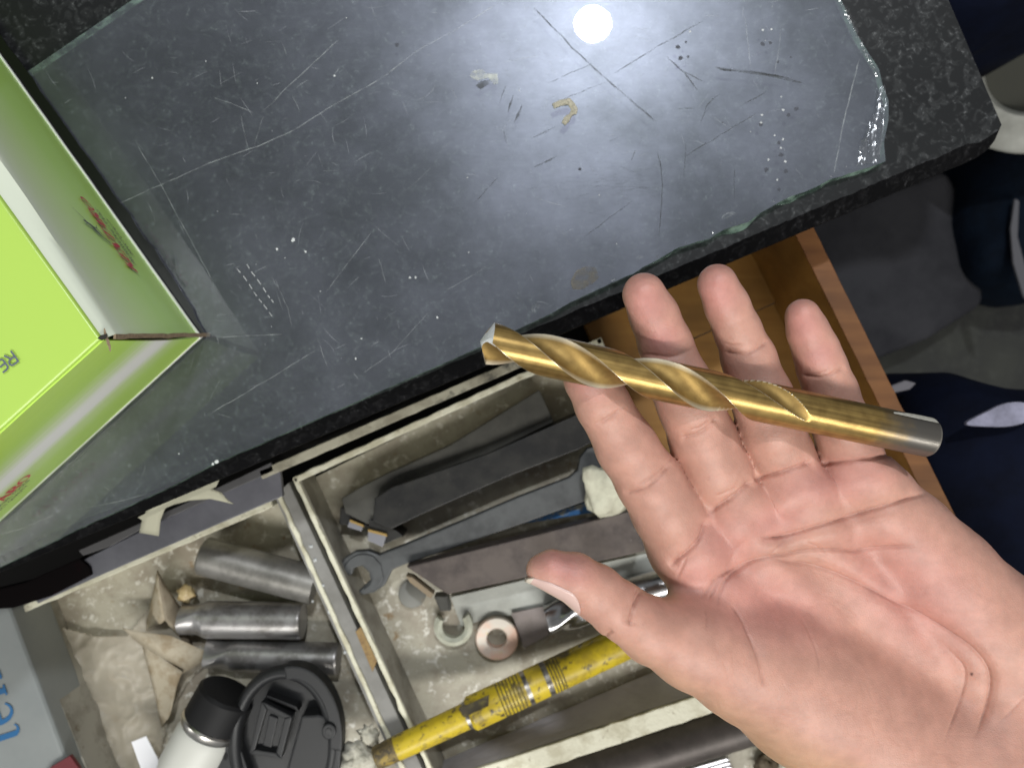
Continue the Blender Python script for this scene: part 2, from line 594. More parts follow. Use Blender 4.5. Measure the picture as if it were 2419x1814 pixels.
for line in ([(560, 635), (575, 652), (589, 672), (600, 690), (612, 707), (623, 720), (636, 738), (648, 754)], [(583, 624), (594, 642), (608, 660), (622, 680), (633, 698), (641, 708), (650, 720)]):
    for (x0, y0), (x1, y1) in zip(line[:-1], line[1:]):
        ribbon(bms, [(x0, y0), (x0 * 0.4 + x1 * 0.6, y0 * 0.4 + y1 * 0.6)], rng.uniform(4, 6.5), z1 + 0.0001)
for (px, py, r_) in ((692, 567, 5), (654, 589, 3), (722, 595, 3), (854, 800, 2.5), (790, 180, 2.5), (360, 185, 2.5), (968, 656, 3), (982, 655, 3), (1033, 750, 3.5), (840, 847, 2.5), (1630, 75, 3), (511, 1091, 6), (503, 1096, 4)):
    blob(bms, px, py, r_)
for i in range(40):
    px, py = rng.uniform(100, 2050), rng.uniform(0, 1200)
    if in_poly(px, py + 12, outl) and not (px < 500 and 150 < py < 1250 and px < 480 - abs(py - 790) * 0.7):
        blob(bms, px, py, rng.uniform(0.7, 1.9))
for px, py in ((1830, 320), (1845, 350), (1836, 425), (1815, 378), (1855, 382), (1850, 330), (1800, 272), (1798, 290), (1850, 260), (1802, 72), (1822, 70)):
    blob(bms, px, py, 3)
o = obj('white_speck', bms, M_white, gs)
o['kind'] = 'stuff'
bms = bmesh.new()
for px, py, r_ in ((1602, 112, 6), (1608, 138, 7), (1625, 135, 4), (1620, 100, 3), (1802, 105, 6), (1820, 101, 4), (1838, 147, 4), (1868, 136, 3), (1882, 258, 6), (1845, 366, 7), (1840, 338, 4), (1810, 402, 6), (1857, 406, 6), (1840, 448, 5), (1707, 290, 2), (1797, 294, 5), (1862, 271, 5), (937, 107, 6), (1370, 400, 4)):
    blob(bms, px, py, r_, 0.0001)
o = obj('dark_speck', bms, mat('dark_speck', (0.05, 0.055, 0.07), 0.6), gs)
o['kind'] = 'stuff'


def lump(name, poly, d, h, m_, parent, res=2.2, amp=0.4, seed=0.0):
    """low uneven dab with the given px outline: a domed triangulated patch"""
    xs = [p[0] for p in poly]; ys = [p[1] for p in poly]
    bm = bmesh.new()
    vs = {}

    def dist(px, py):
        best = 1e9
        for i in range(len(poly)):
            x0, y0 = poly[i]; x1, y1 = poly[(i + 1) % len(poly)]
            dx, dy = x1 - x0, y1 - y0
            t = max(0, min(1, ((px - x0) * dx + (py - y0) * dy) / (dx * dx + dy * dy + 1e-9)))
            best = min(best, math.hypot(px - x0 - t * dx, py - y0 - t * dy))
        return best
    nx = int((max(xs) - min(xs)) / res) + 2
    ny = int((max(ys) - min(ys)) / res) + 2
    for i in range(nx):
        for j in range(ny):
            px, py = min(xs) + i * res, min(ys) + j * res
            if in_poly(px, py, poly):
                e = min(1.0, dist(px, py) / (res * 3))
                hh = h * (e ** 0.5) * (0.55 + 0.9 * abs(mnoise.noise(Vector((px * 0.12, py * 0.12, seed)))) + amp * mnoise.noise(Vector((px * 0.4, py * 0.4, seed))))
                p = W(px, py, d)
                vs[i, j] = bm.verts.new((p.x, p.y, p.z + 0.00012 + max(0, hh)))
    for i in range(nx):
        for j in range(ny):
            q = [vs.get(k) for k in ((i, j), (i, j + 1), (i + 1, j + 1), (i + 1, j))]
            if all(q):
                bm.faces.new(q)
            elif sum(v is not None for v in q) == 3:
                bm.faces.new([v for v in q if v])
    return obj(name, bm, m_, parent, smooth=True)


def z4(l):
    return [(900 + a / 2.212, b / 2.212) for a, b in l]


M_glue = mat('dried_glue', (0.50, 0.47, 0.36), 0.7, noise=(900, (0.30, 0.28, 0.22), 0.45, 0.7))
lump('glue_fleck', z4([(892, 545), (930, 525), (985, 512), (1012, 540), (1030, 570), (1024, 600), (1000, 606), (985, 635), (962, 658), (942, 642), (956, 612), (985, 595), (992, 570), (975, 552), (940, 556), (905, 572)]), DG, 0.0012, M_glue, gs, 1.6)
M_haze = decal_mat('dried_film', (0.62, 0.65, 0.60), 0.5)
lump('dried_film', z4([(460, 400), (480, 370), (530, 362), (550, 385), (610, 385), (615, 440), (590, 445), (560, 410), (500, 425)]), DG, 0.0003, M_haze, gs, 1.6)
lump('dirt_smudge', z4([(490, 450), (520, 425), (575, 415), (570, 440), (520, 470)]), DG, 0.0001, M_scr_d, gs, 1.6)
lump('brown_smudge', [(1347, 665), (1360, 640), (1385, 628), (1408, 632), (1416, 655), (1400, 672), (1375, 685), (1352, 684)], DG, 0.0002, M_smudge, gs, 1.8)

# folded clear tape on the corner of the pane
m = bpy.data.materials.new('clear_tape')
m.use_nodes = True
nt = m.node_tree
b = nt.nodes.new('ShaderNodeBsdfGlossy'); b.inputs[0].default_value = (0.95, 0.97, 1, 1); b.inputs['Roughness'].default_value = 0.22
tr = nt.nodes.new('ShaderNodeBsdfTransparent'); mx = nt.nodes.new('ShaderNodeMixShader'); mx.inputs[0].default_value = 0.20
tr.inputs[0].default_value = (0.93, 0.94, 0.95, 1)
nt.links.new(tr.outputs[0], mx.inputs[1]); nt.links.new(b.outputs[0], mx.inputs[2]); nt.links.new(mx.outputs[0], nt.nodes['Material Output'].inputs[0])
M_tape = m
bm = bmesh.new()
NU, NV = 40, 14
cl = [(2082, 205), (2080, 250), (2068, 300), (2055, 350), (2050, 388)]
grid = []
for i in range(NU):
    t = i / (NU - 1)
    s = t * (len(cl) - 1); k = min(int(s), len(cl) - 2); u = s - k
    cx, cy = cl[k][0] * (1 - u) + cl[k + 1][0] * u, cl[k][1] * (1 - u) + cl[k + 1][1] * u
    row = []
    for j in range(NV):
        v = j / (NV - 1)
        wdt = 16 + 34 * min(1, t * 1.6)
        px = cx + (v - 0.55) * wdt + 3 * mnoise.noise(Vector((t * 6, v * 3, 2)))
        py = cy - (v - 0.55) * 8
        p = W(px, py, DG)
        fold = 0.0034 * max(0, math.sin(v * 9 + 1.5 * math.sin(t * 5))) ** 1.5 * math.sin(math.pi * min(1, t * 1.1) * 0.9 + 0.15) + 0.0016 * abs(mnoise.noise(Vector((t * 9, v * 16, 7))))
        p.z += 0.0003 + fold
        row.append(bm.verts.new(p))
    grid.append(row)
for i in range(NU - 1):
    for j in range(NV - 1):
        bm.faces.new((grid[i][j], grid[i + 1][j], grid[i + 1][j + 1], grid[i][j + 1]))
obj('clear_tape', bm, M_tape, gs, smooth=True)
# row of chips and bubbles along the pane's edges
bm = bmesh.new()
for i in range(46):
    t = i / 45
    px, py = 1990 + 94 * t, 5 + 185 * t + 0
    px = 1992 + (2080 - 1992) * t; py = 2 + (180 - 2) * t
    blob(bm, px - 7 + rng.uniform(-3, 3), py + rng.uniform(-2, 2), rng.uniform(2, 5), 0.0004)
for i in range(60):
    k = rng.randrange(len(fine)); px, py = fine[k]
    if px > 500:
        blob(bm, px - 2 + rng.uniform(-3, 1), py - rng.uniform(4, 10), rng.uniform(1.2, 4.0 if px > 1400 else 2.2), 0.0004)
o = obj('chip', bm, M_tape, gs)
o['kind'] = 'stuff'


def rings(px, py, r_, nr=3):
    bm = bmesh.new()
    for k in range(nr):
        rr = r_ * (1 - 0.22 * k)
        a0 = int(rng.uniform(150, 260)); a1 = a0 + int(rng.uniform(50, 130))
        pts = [(px + rr * math.cos(R(a)) * (1 + 0.08 * math.sin(a * 0.1)), py + rr * 0.8 * math.sin(R(a))) for a in range(a0, a1, 12)]
        ribbon(bm, pts, 1.6, GZ + 0.0002 + 0.00002 * k)
    return obj('shell_chip', bm, M_scr_w, gs)


rings(1276, 733, 25, 4); rings(1518, 616, 15, 3); rings(1728, 520, 22, 3)


# ------------------------------------------------------------------ lettering helpers
def text_faces(s, size=1.0, shear=0.0, offset=0.0, spacing=1.0):
    cu = bpy.data.curves.new('t', 'FONT')
    cu.body = s
    cu.size = size
    cu.shear = shear
    cu.offset = offset
    cu.space_character = spacing
    cu.resolution_u = 3
    ob = bpy.data.objects.new('t', cu)
    C.objects.link(ob)
    dg = bpy.context.evaluated_depsgraph_get()
    me = ob.evaluated_get(dg).to_mesh()
    V = [(v.co.x, v.co.y) for v in me.vertices]
    Fc = [tuple(p.vertices) for p in me.polygons]
    ob.evaluated_get(dg).to_mesh_clear()
    bpy.data.objects.remove(ob)
    bpy.data.curves.remove(cu)
    return V, Fc


def stroke_faces(strokes):
    """strokes = [(points, width or list of widths)] -> flat verts and quads"""
    V, Fc = [], []
    for pts, w in strokes:
        n_ = len(pts)
        ws = w if isinstance(w, (list, tuple)) else [w] * n_
        base = len(V)
        for i, (x_, y_) in enumerate(pts):
            a = pts[max(i - 1, 0)]; b_ = pts[min(i + 1, n_ - 1)]
            dx, dy = b_[0] - a[0], b_[1] - a[1]
            l = math.hypot(dx, dy) or 1
            nx, ny = -dy / l, dx / l
            V.append((x_ + nx * ws[i] / 2, y_ + ny * ws[i] / 2)); V.append((x_ - nx * ws[i] / 2, y_ - ny * ws[i] / 2))
        for i in range(n_ - 1):
            k = base + 2 * i
            Fc.append((k, k + 1, k + 3, k + 2))
    return V, Fc


def arc(cx, cy, rx, ry, a0, a1, n_=12):
    return [(cx + rx * math.cos(R(a0 + (a1 - a0) * i / n_)), cy + ry * math.sin(R(a0 + (a1 - a0) * i / n_))) for i in range(n_ + 1)]


SERIF = {
    'K': (0.80, [([(0.16, 0), (0.16, 1)], 0.17), ([(0.02, 0.02), (0.30, 0.02)], 0.05), ([(0.02, 0.98), (0.30, 0.98)], 0.05), ([(0.20, 0.42), (0.64, 0.98)], 0.06), ([(0.33, 0.60), (0.70, 0.02)], 0.17), ([(0.56, 0.02), (0.80, 0.02)], 0.05), ([(0.52, 0.98), (0.76, 0.98)], 0.05)]),
    'E': (0.70, [([(0.16, 0), (0.16, 1)], 0.17), ([(0.02, 0.02), (0.62, 0.02)], 0.06), ([(0.02, 0.98), (0.60, 0.98)], 0.06), ([(0.16, 0.51), (0.46, 0.51)], 0.06), ([(0.60, 0), (0.63, 0.24)], 0.06), ([(0.58, 1), (0.60, 0.76)], 0.06), ([(0.46, 0.40), (0.46, 0.62)], 0.05)]),
    'N': (0.86, [([(0.14, 0), (0.14, 1)], 0.06), ([(0.10, 0.99), (0.70, 0.0)], 0.18), ([(0.70, 0), (0.70, 1)], 0.06), ([(0.02, 0.02), (0.27, 0.02)], 0.05), ([(0.58, 0.98), (0.83, 0.98)], 0.05)]),
    'T': (0.74, [([(0.36, 0), (0.36, 1)], 0.17), ([(0.03, 0.97), (0.69, 0.97)], 0.07), ([(0.05, 1), (0.03, 0.74)], 0.05), ([(0.67, 1), (0.69, 0.74)], 0.05), ([(0.22, 0.02), (0.50, 0.02)], 0.05)]),
    'A': (0.82, [([(0.10, 0), (0.38, 1)], 0.06), ([(0.38, 1), (0.68, 0)], 0.18), ([(0.20, 0.34), (0.58, 0.34)], 0.06), ([(0.0, 0.02), (0.22, 0.02)], 0.05), ([(0.54, 0.02), (0.82, 0.02)], 0.05)]),
    'R': (0.80, [([(0.16, 0), (0.16, 1)], 0.17), ([(0.02, 0.02), (0.32, 0.02)], 0.05), ([(0.02, 0.98), (0.36, 0.98)], 0.05), (arc(0.34, 0.74, 0.26, 0.24, 90, -90), [0.05] * 3 + [0.13] * 7 + [0.05] * 3), ([(0.16, 0.50), (0.36, 0.50)], 0.05), ([(0.36, 0.50), (0.70, 0.02)], 0.17), ([(0.62, 0.02), (0.80, 0.02)], 0.05)]),
    'O': (0.92, [(arc(0.43, 0.5, 0.34, 0.47, 0, 360, 24), [0.16 - 0.10 * abs(math.sin(R(15 * i))) for i in range(25)])]),
    't': (0.72, [([(0.30, 0.14), (0.30, 1.30)], [0.20, 0.20]), ([(0.06, 0.98), (0.62, 0.98)], 0.09), ([(0.10, 0.96), (0.26, 1.28)], 0.06), (arc(0.47, 0.20, 0.17, 0.18, 180, 330, 8), [0.20, 0.18, 0.15, 0.12, 0.10, 0.08, 0.06, 0.05, 0.04])]),
    'e': (0.94, [(arc(0.44, 0.50, 0.34, 0.47, 0, 318, 26), [0.08] * 2 + [0.08 + 0.011 * i for i in range(11)] + [0.19 - 0.010 * i for i in range(14)]), ([(0.14, 0.50), (0.78, 0.50)], 0.08)]),
    'k': (0.98, [([(0.20, 0), (0.20, 1.5)], 0.20), ([(0.02, 0.03), (0.40, 0.03)], 0.07), ([(0.02, 1.47), (0.22, 1.47)], 0.07), ([(0.26, 0.38), (0.72, 0.96)], 0.08), ([(0.40, 0.60), (0.80, 0.03)], 0.20), ([(0.62, 0.03), (0.96, 0.03)], 0.07), ([(0.58, 0.96), (0.90, 0.96)], 0.07)]),
    'o': (0.94, [(arc(0.44, 0.5, 0.34, 0.46, 0, 360, 24), [0.19 - 0.11 * abs(math.sin(R(15 * i))) for i in range(25)])]),
}


def serif_word(s, slant=0.0, bold=1.0):
    V, Fc, x0 = [], [], 0.0
    for ch in s:
        adv, st = SERIF[ch]
        st = [(p_, [q * bold for q in w_] if isinstance(w_, (list, tuple)) else w_ * bold) for p_, w_ in st]
        v, f_ = stroke_faces(st)
        b_ = len(V)
        V += [(a + x0 + slant * c, c) for a, c in v]
        Fc += [tuple(i + b_ for i in q) for q in f_]
        x0 += adv
    return V, Fc, x0


def put_flat(name, V, Fc, O, U, Vv, eps, m_, parent, label=None, fmap=None):
    """lay flat lettering on a surface: origin O, text-right vector U, text-up vector Vv (world vectors for one unit)"""
    n_ = U.cross(Vv).normalized()
    bm = bmesh.new()
    vs = []
    for i, (a, b_) in enumerate(V):
        vs.append(bm.verts.new(fmap(a, b_) if fmap else O + U * a + Vv * b_ + n_ * eps))
    for k, f_ in enumerate(Fc):
        try:
            q = bm.faces.new([vs[i] for i in f_])
        except ValueError:
            continue
    bmesh.ops.recalc_face_normals(bm, faces=bm.faces)
    # overlapping strokes: lift each face island a hair
    seen = set(); k = 0
    bm.verts.index_update()
    for v in bm.verts:
        if v in seen:
            continue
        st = [v]; isl = []
        seen.add(v)
        while st:
            q = st.pop(); isl.append(q)
            for e in q.link_edges:
                w_ = e.other_vert(q)
                if w_ not in seen:
                    seen.add(w_); st.append(w_)
        for q in isl:
            q.co += n_ * (0.000008 * (k % 7))
        k += 1
    o_ = obj(name, bm, m_, parent)
    if label:
        o_['label'] = label
    return o_


# ------------------------------------------------------------------ green carton
DBB, DBT = 0.3941, 0.302
Bc, Tc = (475, 795), (242, 800)
bot4 = [W(*Bc, DBB), W(Bc[0] - 760, Bc[1] - 1065, DBB), None, W(Bc[0] - 760, Bc[1] + 688, DBB)]
bot4[2] = bot4[1] + bot4[3] - bot4[0]
t0 = W(*Tc, DBT)
top4 = [t0, t0 + (bot4[1] - bot4[0]) * 1.0, None, t0 + (bot4[3] - bot4[0]) * 1.0]
top4[2] = top4[1] + top4[3] - top4[0]
carton = thing('green_carton', 'bright green printed carton with torn corner standing on the glass', 'carton', bot4[0])


def carton_mat(name, stops, rough=0.28, streak=0.10, gloss=0.5):
    m_ = bpy.data.materials.new(name)
    m_.use_nodes = True
    t_ = m_.node_tree
    b_ = t_.nodes['Principled BSDF']
    b_.inputs['Roughness'].default_value = rough
    uv = t_.nodes.new('ShaderNodeUVMap')
    sp = t_.nodes.new('ShaderNodeSeparateXYZ')
    t_.links.new(uv.outputs[0], sp.inputs[0])
    mp_ = t_.nodes.new('ShaderNodeMapping'); mp_.inputs['Scale'].default_value = (2.0, 38, 1)
    t_.links.new(uv.outputs[0], mp_.inputs[0])
    ns = t_.nodes.new('ShaderNodeTexNoise'); ns.inputs['Scale'].default_value = 1; ns.inputs['Detail'].default_value = 4
    t_.links.new(mp_.outputs[0], ns.inputs['Vector'])
    ma = t_.nodes.new('ShaderNodeMath'); ma.operation = 'MULTIPLY_ADD'; ma.inputs[1].default_value = streak
    t_.links.new(ns.outputs['Fac'], ma.inputs[0])
    ad = t_.nodes.new('ShaderNodeMath'); ad.operation = 'SUBTRACT'; ad.inputs[1].default_value = streak / 2
    t_.links.new(sp.outputs[1], ad.inputs[0]); t_.links.new(ad.outputs[0], ma.inputs[2])
    cr = t_.nodes.new('ShaderNodeValToRGB')
    el = cr.color_ramp.elements
    while len(el) > 1:
        el.remove(el[-1])
    el[0].position = stops[0][0]; el[0].color = (*stops[0][1], 1)
    for p_, c_ in stops[1:]:
        e_ = el.new(p_); e_.color = (*c_, 1)
    t_.links.new(ma.outputs[0], cr.inputs[0])
    t_.links.new(cr.outputs[0], b_.inputs['Base Color'])
    # slight waviness of laminated card
    co_ = t_.nodes.new('ShaderNodeTexCoord')
    n2 = t_.nodes.new('ShaderNodeTexNoise'); n2.inputs['Scale'].default_value = 120; n2.inputs['Detail'].default_value = 4
    t_.links.new(co_.outputs['Object'], n2.inputs['Vector'])
    bp = t_.nodes.new('ShaderNodeBump'); bp.inputs['Strength'].default_value = 0.12; bp.inputs['Distance'].default_value = 0.0008
    t_.links.new(n2.outputs['Fac'], bp.inputs['Height']); t_.links.new(bp.outputs[0], b_.inputs['Normal'])
    return m_


GR = (0.43, 0.66, 0.085); GD = (0.40, 0.63, 0.08); WH = (0.78, 0.79, 0.74)
M_ctop = carton_mat('carton_top', [(0, (0.41, 0.61, 0.105)), (1, (0.43, 0.63, 0.13))], 0.30, 0.1)
M_cright = carton_mat('carton_side_striped', [(0, (0.54, 0.84, 0.18)), (0.30, (0.55, 0.84, 0.19)), (0.50, (0.64, 0.85, 0.32)), (0.66, (0.72, 0.84, 0.48)), (0.75, (0.82, 0.88, 0.68)), (0.78, (0.82, 0.88, 0.72)), (1, (0.82, 0.88, 0.72))], 0.36, 0.05)
M_clow = carton_mat('carton_front_streaked', [(0, GR), (0.22, GR), (0.36, (0.52, 0.68, 0.25)), (0.45, WH), (0.54, WH), (0.66, (0.50, 0.66, 0.25)), (0.77, GD), (0.86, GR), (1, (0.48, 0.71, 0.12))], 0.28, 0.12)
M_card = mat('raw_white_card', (0.80, 0.80, 0.77), 0.7)
M_kraft = mat('torn_kraft', (0.33, 0.25, 0.16), 0.9, noise=(700, (0.16, 0.11, 0.07), 0.4, 0.7))


def lip(u, v):
    """outward swell of the loose side panel: its upper strip slopes up to the lid"""
    k = 0.0030 + 0.0040 * min(1, u * 2.2)
    w_ = 0.050 + 0.03 * min(1, u * 2.5)
    if v > 1 - w_:
        return k * (1 - v) / w_
    return k * (v / (1 - w_)) ** 0.8


def quad_panel(name, a, b_, c_, d_, m_, thick, nu=24, nv=10, bulge=0.0, fold=0.0, lipped=False, round_=0.0):
    """a->b along the bottom, d->c along the top; outward bulge; real thickness"""
    nrm = (b_ - a).cross(d_ - a).normalized()
    bm = bmesh.new()
    uvl = bm.loops.layers.uv.new('UVMap')
    G = []
    us = [i / nu for i in range(nu + 1)]; vs_ = [j / nv for j in range(nv + 1)]
    if round_:
        e_ = [0.0015, 0.003, 0.005, 0.008, 0.012]
        us = [0] + e_ + us[1:-1] + [1 - q for q in e_[::-1]] + [1]; vs_ = [0] + e_ + vs_[1:-1] + [1 - q for q in e_[::-1]] + [1]
    nu, nv = len(us) - 1, len(vs_) - 1
    LU, LV = (b_ - a).length, (d_ - a).length
    for i in range(nu + 1):
        u = us[i]
        row = []
        for j in range(nv + 1):
            v = vs_[j]
            p = (a * (1 - u) + b_ * u) * (1 - v) + (d_ * (1 - u) + c_ * u) * v
            p = p + nrm * (bulge * math.sin(math.pi * v) + 0.0004 * mnoise.noise(p * 25))
            if round_:
                q = min(u * LU, (1 - u) * LU, v * LV, (1 - v) * LV)
                if q < round_:
                    p = p - Vector((0, 0, round_ - math.sqrt(max(0, round_ ** 2 - (round_ - q) ** 2))))
            if lipped:
                p = p + nrm * lip(u, v)
            if fold and v > 1 - fold:
                s_ = (v - (1 - fold)) / fold
                p = p - nrm * (0.0022 * s_ * s_)
            row.append((bm.verts.new(p), u, v))
        G.append(row)
    uvs = {}
    for row in G:
        for vv, u, v in row:
            uvs[vv] = (u, v)
    for i in range(nu):
        for j in range(nv):
            bm.faces.new((G[i][j][0], G[i + 1][j][0], G[i + 1][j + 1][0], G[i][j + 1][0]))
    for f_ in bm.faces:
        for l_ in f_.loops:
            u, v = uvs[l_.vert]
            if lipped:      # printed stripe runs along the fold
                w_ = 0.050 + 0.03 * min(1, u * 2.5)
                v = v / (1 - w_) * 0.76 if v < 1 - w_ else 0.76 + 0.24 * (v - 1 + w_) / w_
            l_[uvl].uv = (u, v)
    if nrm.z < -0.01:
        bmesh.ops.reverse_faces(bm, faces=bm.faces)
    o_ = obj(name, bm, m_, carton, smooth=True)
    md = o_.modifiers.new('thickness', 'SOLIDIFY'); md.thickness = thick; md.offset = -1
    es = o_.modifiers.new('crisp', 'EDGE_SPLIT'); es.split_angle = R(30)
    return o_


# panels (counter-clockwise seen from outside)
quad_panel('side_panel', bot4[0], bot4[1], top4[1], top4[0], M_cright, 0.0008, 48, 44, 0.0, 0.0, True)
quad_panel('front_panel', bot4[3], bot4[0], top4[0], top4[3], M_clow, 0.0008, 40, 14, 0.0008, 0.0)
quad_panel('rear_panel', bot4[1], bot4[2], top4[2], top4[1], M_clow, 0.0008, 4, 4)
quad_panel('end_panel', bot4[2], bot4[3], top4[3], top4[2], M_cright, 0.0008, 4, 4)
ins = (top4[2] - top4[0]).normalized() * 0.0012
tz = Vector((0, 0, 0.0014))
o = quad_panel('top_panel', top4[0] - ins * 0.25 + tz, top4[1] + tz, top4[2] + tz, top4[3] + tz, M_ctop, 0.0008, 30, 30, round_=0.0016)
# white cut edge of the base card, a little proud of the panels
c0 = sum(bot4, Vector()) / 4
outb = []
for p in bot4:
    d = (p - c0).normalized()
    outb.append(p + d * 0.0016)
bm = prism_bm([p + Vector((0, 0, 0.0032)) for p in outb], [p + Vector((0, 0, 0.0019)) for p in outb])
subdivide_long(bm, 0.01); rough_edges(bm, 0.0002, 90)
obj('base_card', bm, M_card, carton)
# near-black strip, added to paint the dark contact band beside the carton
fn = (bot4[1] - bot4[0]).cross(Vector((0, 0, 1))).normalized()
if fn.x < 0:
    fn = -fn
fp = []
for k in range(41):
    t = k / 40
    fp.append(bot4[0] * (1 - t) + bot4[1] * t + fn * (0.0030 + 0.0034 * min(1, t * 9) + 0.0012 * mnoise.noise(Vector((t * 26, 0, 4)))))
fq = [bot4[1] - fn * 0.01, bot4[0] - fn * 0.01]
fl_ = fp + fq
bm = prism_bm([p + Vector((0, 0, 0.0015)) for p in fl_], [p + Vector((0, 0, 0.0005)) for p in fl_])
obj('added_contact_band_strip', bm, mat('contact_band_black', (0.004, 0.004, 0.005), 0.18, spec=0.35), carton)
# torn corner
U = (bot4[1] - bot4[0]); U.normalize()
Lw = (bot4[3] - bot4[0]); Lw.normalize()
Up = (top4[0] - bot4[0])
nr = U.cross(Up).normalized()
if nr.dot(Vector((1, 0.5, 0))) < 0:
    nr = -nr

def torn(pts, w, seed, m_=M_kraft, name='torn_edge'):
    bm = bmesh.new()
    n_ = len(pts)
    A, B_ = [], []
    for i, p in enumerate(pts):
        j = mnoise.noise(Vector((i * 0.7, seed, 0)))
        A.append(bm.verts.new(p + Vector((0, 1, 0)) * (w * (0.5 + 0.35 * j)) + nr * 0.0006))
        B_.append(bm.verts.new(p - Vector((0, 1, 0)) * (w * (0.5 - 0.35 * j)) + nr * 0.0006))
    for i in range(n_ - 1):
        bm.faces.new((A[i], A[i + 1], B_[i + 1], B_[i]))
    o_ = obj(name, bm, m_, carton)
    md = o_.modifiers.new('thickness', 'SOLIDIFY'); md.thickness = 0.0009; md.offset = 1
    return o_


lift = Vector((0.0011, 0.0004, 0.0008))
torn([bot4[0] * (1 - k / 16) + (top4[0]) * (k / 16) + lift for k in range(-1, 16)], 0.0019, 3)
torn([top4[0] + Lw * (0.0003 * k - 0.001) + U * (0.0022 - 0.00065 * k) + Vector((0.0016, 0, 0.0012 - 0.0002 * k)) for k in range(10)], 0.0022, 8)
M_hole_shade = mat('hole_shade_dark', (0.02, 0.018, 0.014), 0.9)  # near-black patch on the torn corner paints the shade inside a hole
bm = bmesh.new()
hp = [top4[0] + Vector((0.0026, 0.0018, 0.0013)), top4[0] + Vector((0.0000, 0.0012, 0.0014)), top4[0] + Vector((-0.0012, 0.0000, 0.0014)), top4[0] + Vector((0.0006, -0.0008, 0.0014)), top4[0] + Vector((0.0024, 0.0002, 0.0013))]
bm.faces.new([bm.verts.new(p) for p in hp])
bmesh.ops.recalc_face_normals(bm, faces=bm.faces)
o = obj('torn_hole_shade', bm, M_hole_shade, carton)
# lettering -------------------------------------------------------------
M_red = mat('print_red', (0.55, 0.02, 0.03), 0.4)
M_blk = mat('print_black', (0.012, 0.014, 0.02), 0.4)
M_grey = mat('print_grey', (0.11, 0.13, 0.17), 0.35)
Vh = Up.normalized(); H = Up.length


EL = (bot4[1] - bot4[0]).length
side_n = (bot4[1] - bot4[0]).cross(top4[0] - bot4[0]).normalized()
if side_n.dot(Vector((1, 0.6, 0))) < 0:
    side_n = -side_n
FLn = (bot4[3] - bot4[0]).length


def side_pt(s, v):     # s metres along the side from the torn corner, v fraction of height
    return bot4[0] + U * s + Up * v + side_n * (lip(s / EL, v) + 0.0009)


def front_pt(s, v):
    return bot4[0] + Lw * s + Up * v + nf * (0.0008 * math.sin(math.pi * v) + 0.0009)


nf = Lw.cross(Up).normalized()
if nf.y > 0:
    nf = -nf
V, Fc, wd = serif_word('KENTARO', 0.0, 1.5)
put_flat('brand_lettering', V, Fc, side_pt(0.035, 0.28), U, Vh, 0, M_red, carton, fmap=lambda a, b: side_pt(0.0345 + a * 0.0405 / wd + b * 0.0036, 0.292 + b * 0.072))
for txt, s0, v0, ln in (('PROFESSIONAL TOOLS', 0.0395, 0.240, 0.0315), ('PERFECT QUALITY', 0.0450, 0.185, 0.0215)):
    V, Fc = text_faces(txt, 1.0, 0.2, 0.008)
    mxv = max(v[0] for v in V)
    put_flat('small_lettering', V, Fc, side_pt(s0, v0), U, Vh, 0, M_blk, carton, fmap=lambda a, b: side_pt(s0 + a * ln / mxv + b * 0.0022, v0 + b * 0.042))
# leaping archer emblem above the name
emb = [
    ([(0.10, 0.02), (0.35, 0.12), (0.62, 0.30), (0.80, 0.36)], [0.02, 0.045, 0.06, 0.03]),
    ([(0.10, 0.02), (0.40, 0.34), (0.66, 0.52), (0.86, 0.60)], [0.03, 0.08, 0.15, 0.17]),
    ([(0.80, 0.36), (0.98, 0.24)], [0.05, 0.015]), ([(0.80, 0.36), (0.84, 0.58)], [0.04, 0.06]),
    ([(0.84, 0.58), (1.02, 0.86), (1.06, 0.98)], [0.14, 0.10, 0.06]), ([(0.98, 0.78), (0.90, 0.92)], [0.06, 0.03]),
    ([(1.00, 0.80), (1.24, 0.92), (1.52, 1.12), (1.66, 1.2)], [0.05, 0.03, 0.015, 0.008]),
]
V, Fc = stroke_faces(emb)
put_flat('emblem', V, Fc, side_pt(0.05, 0.34), U, Vh, 0, M_blk, carton, fmap=lambda a, b: side_pt(0.0486 + a * 0.0112, 0.375 + b * 0.150))
# same name on the front panel, running out of the picture
V, Fc, wd = serif_word('KENTARO', 0.0, 1.5)
put_flat('brand_lettering', V, Fc, front_pt(0.1, 0.3), -Lw, Vh, 0, M_red, carton, fmap=lambda a, b: front_pt(0.0935 + 0.0435 - a * 0.0435 / wd - b * 0.001, 0.268 + b * 0.078))
for txt, s0, v0, ln in (('PROFESSIONAL TOOLS', 0.0990, 0.222, 0.034), ('PERFECT QUALITY', 0.1040, 0.165, 0.025)):
    V, Fc = text_faces(txt, 1.0, 0.2, 0.008)
    mxv = max(v[0] for v in V)
    put_flat('small_lettering', V, Fc, front_pt(s0, v0), -Lw, Vh, 0, M_blk, carton, fmap=lambda a, b: front_pt(s0 + ln - a * ln / mxv, v0 + b * 0.050))
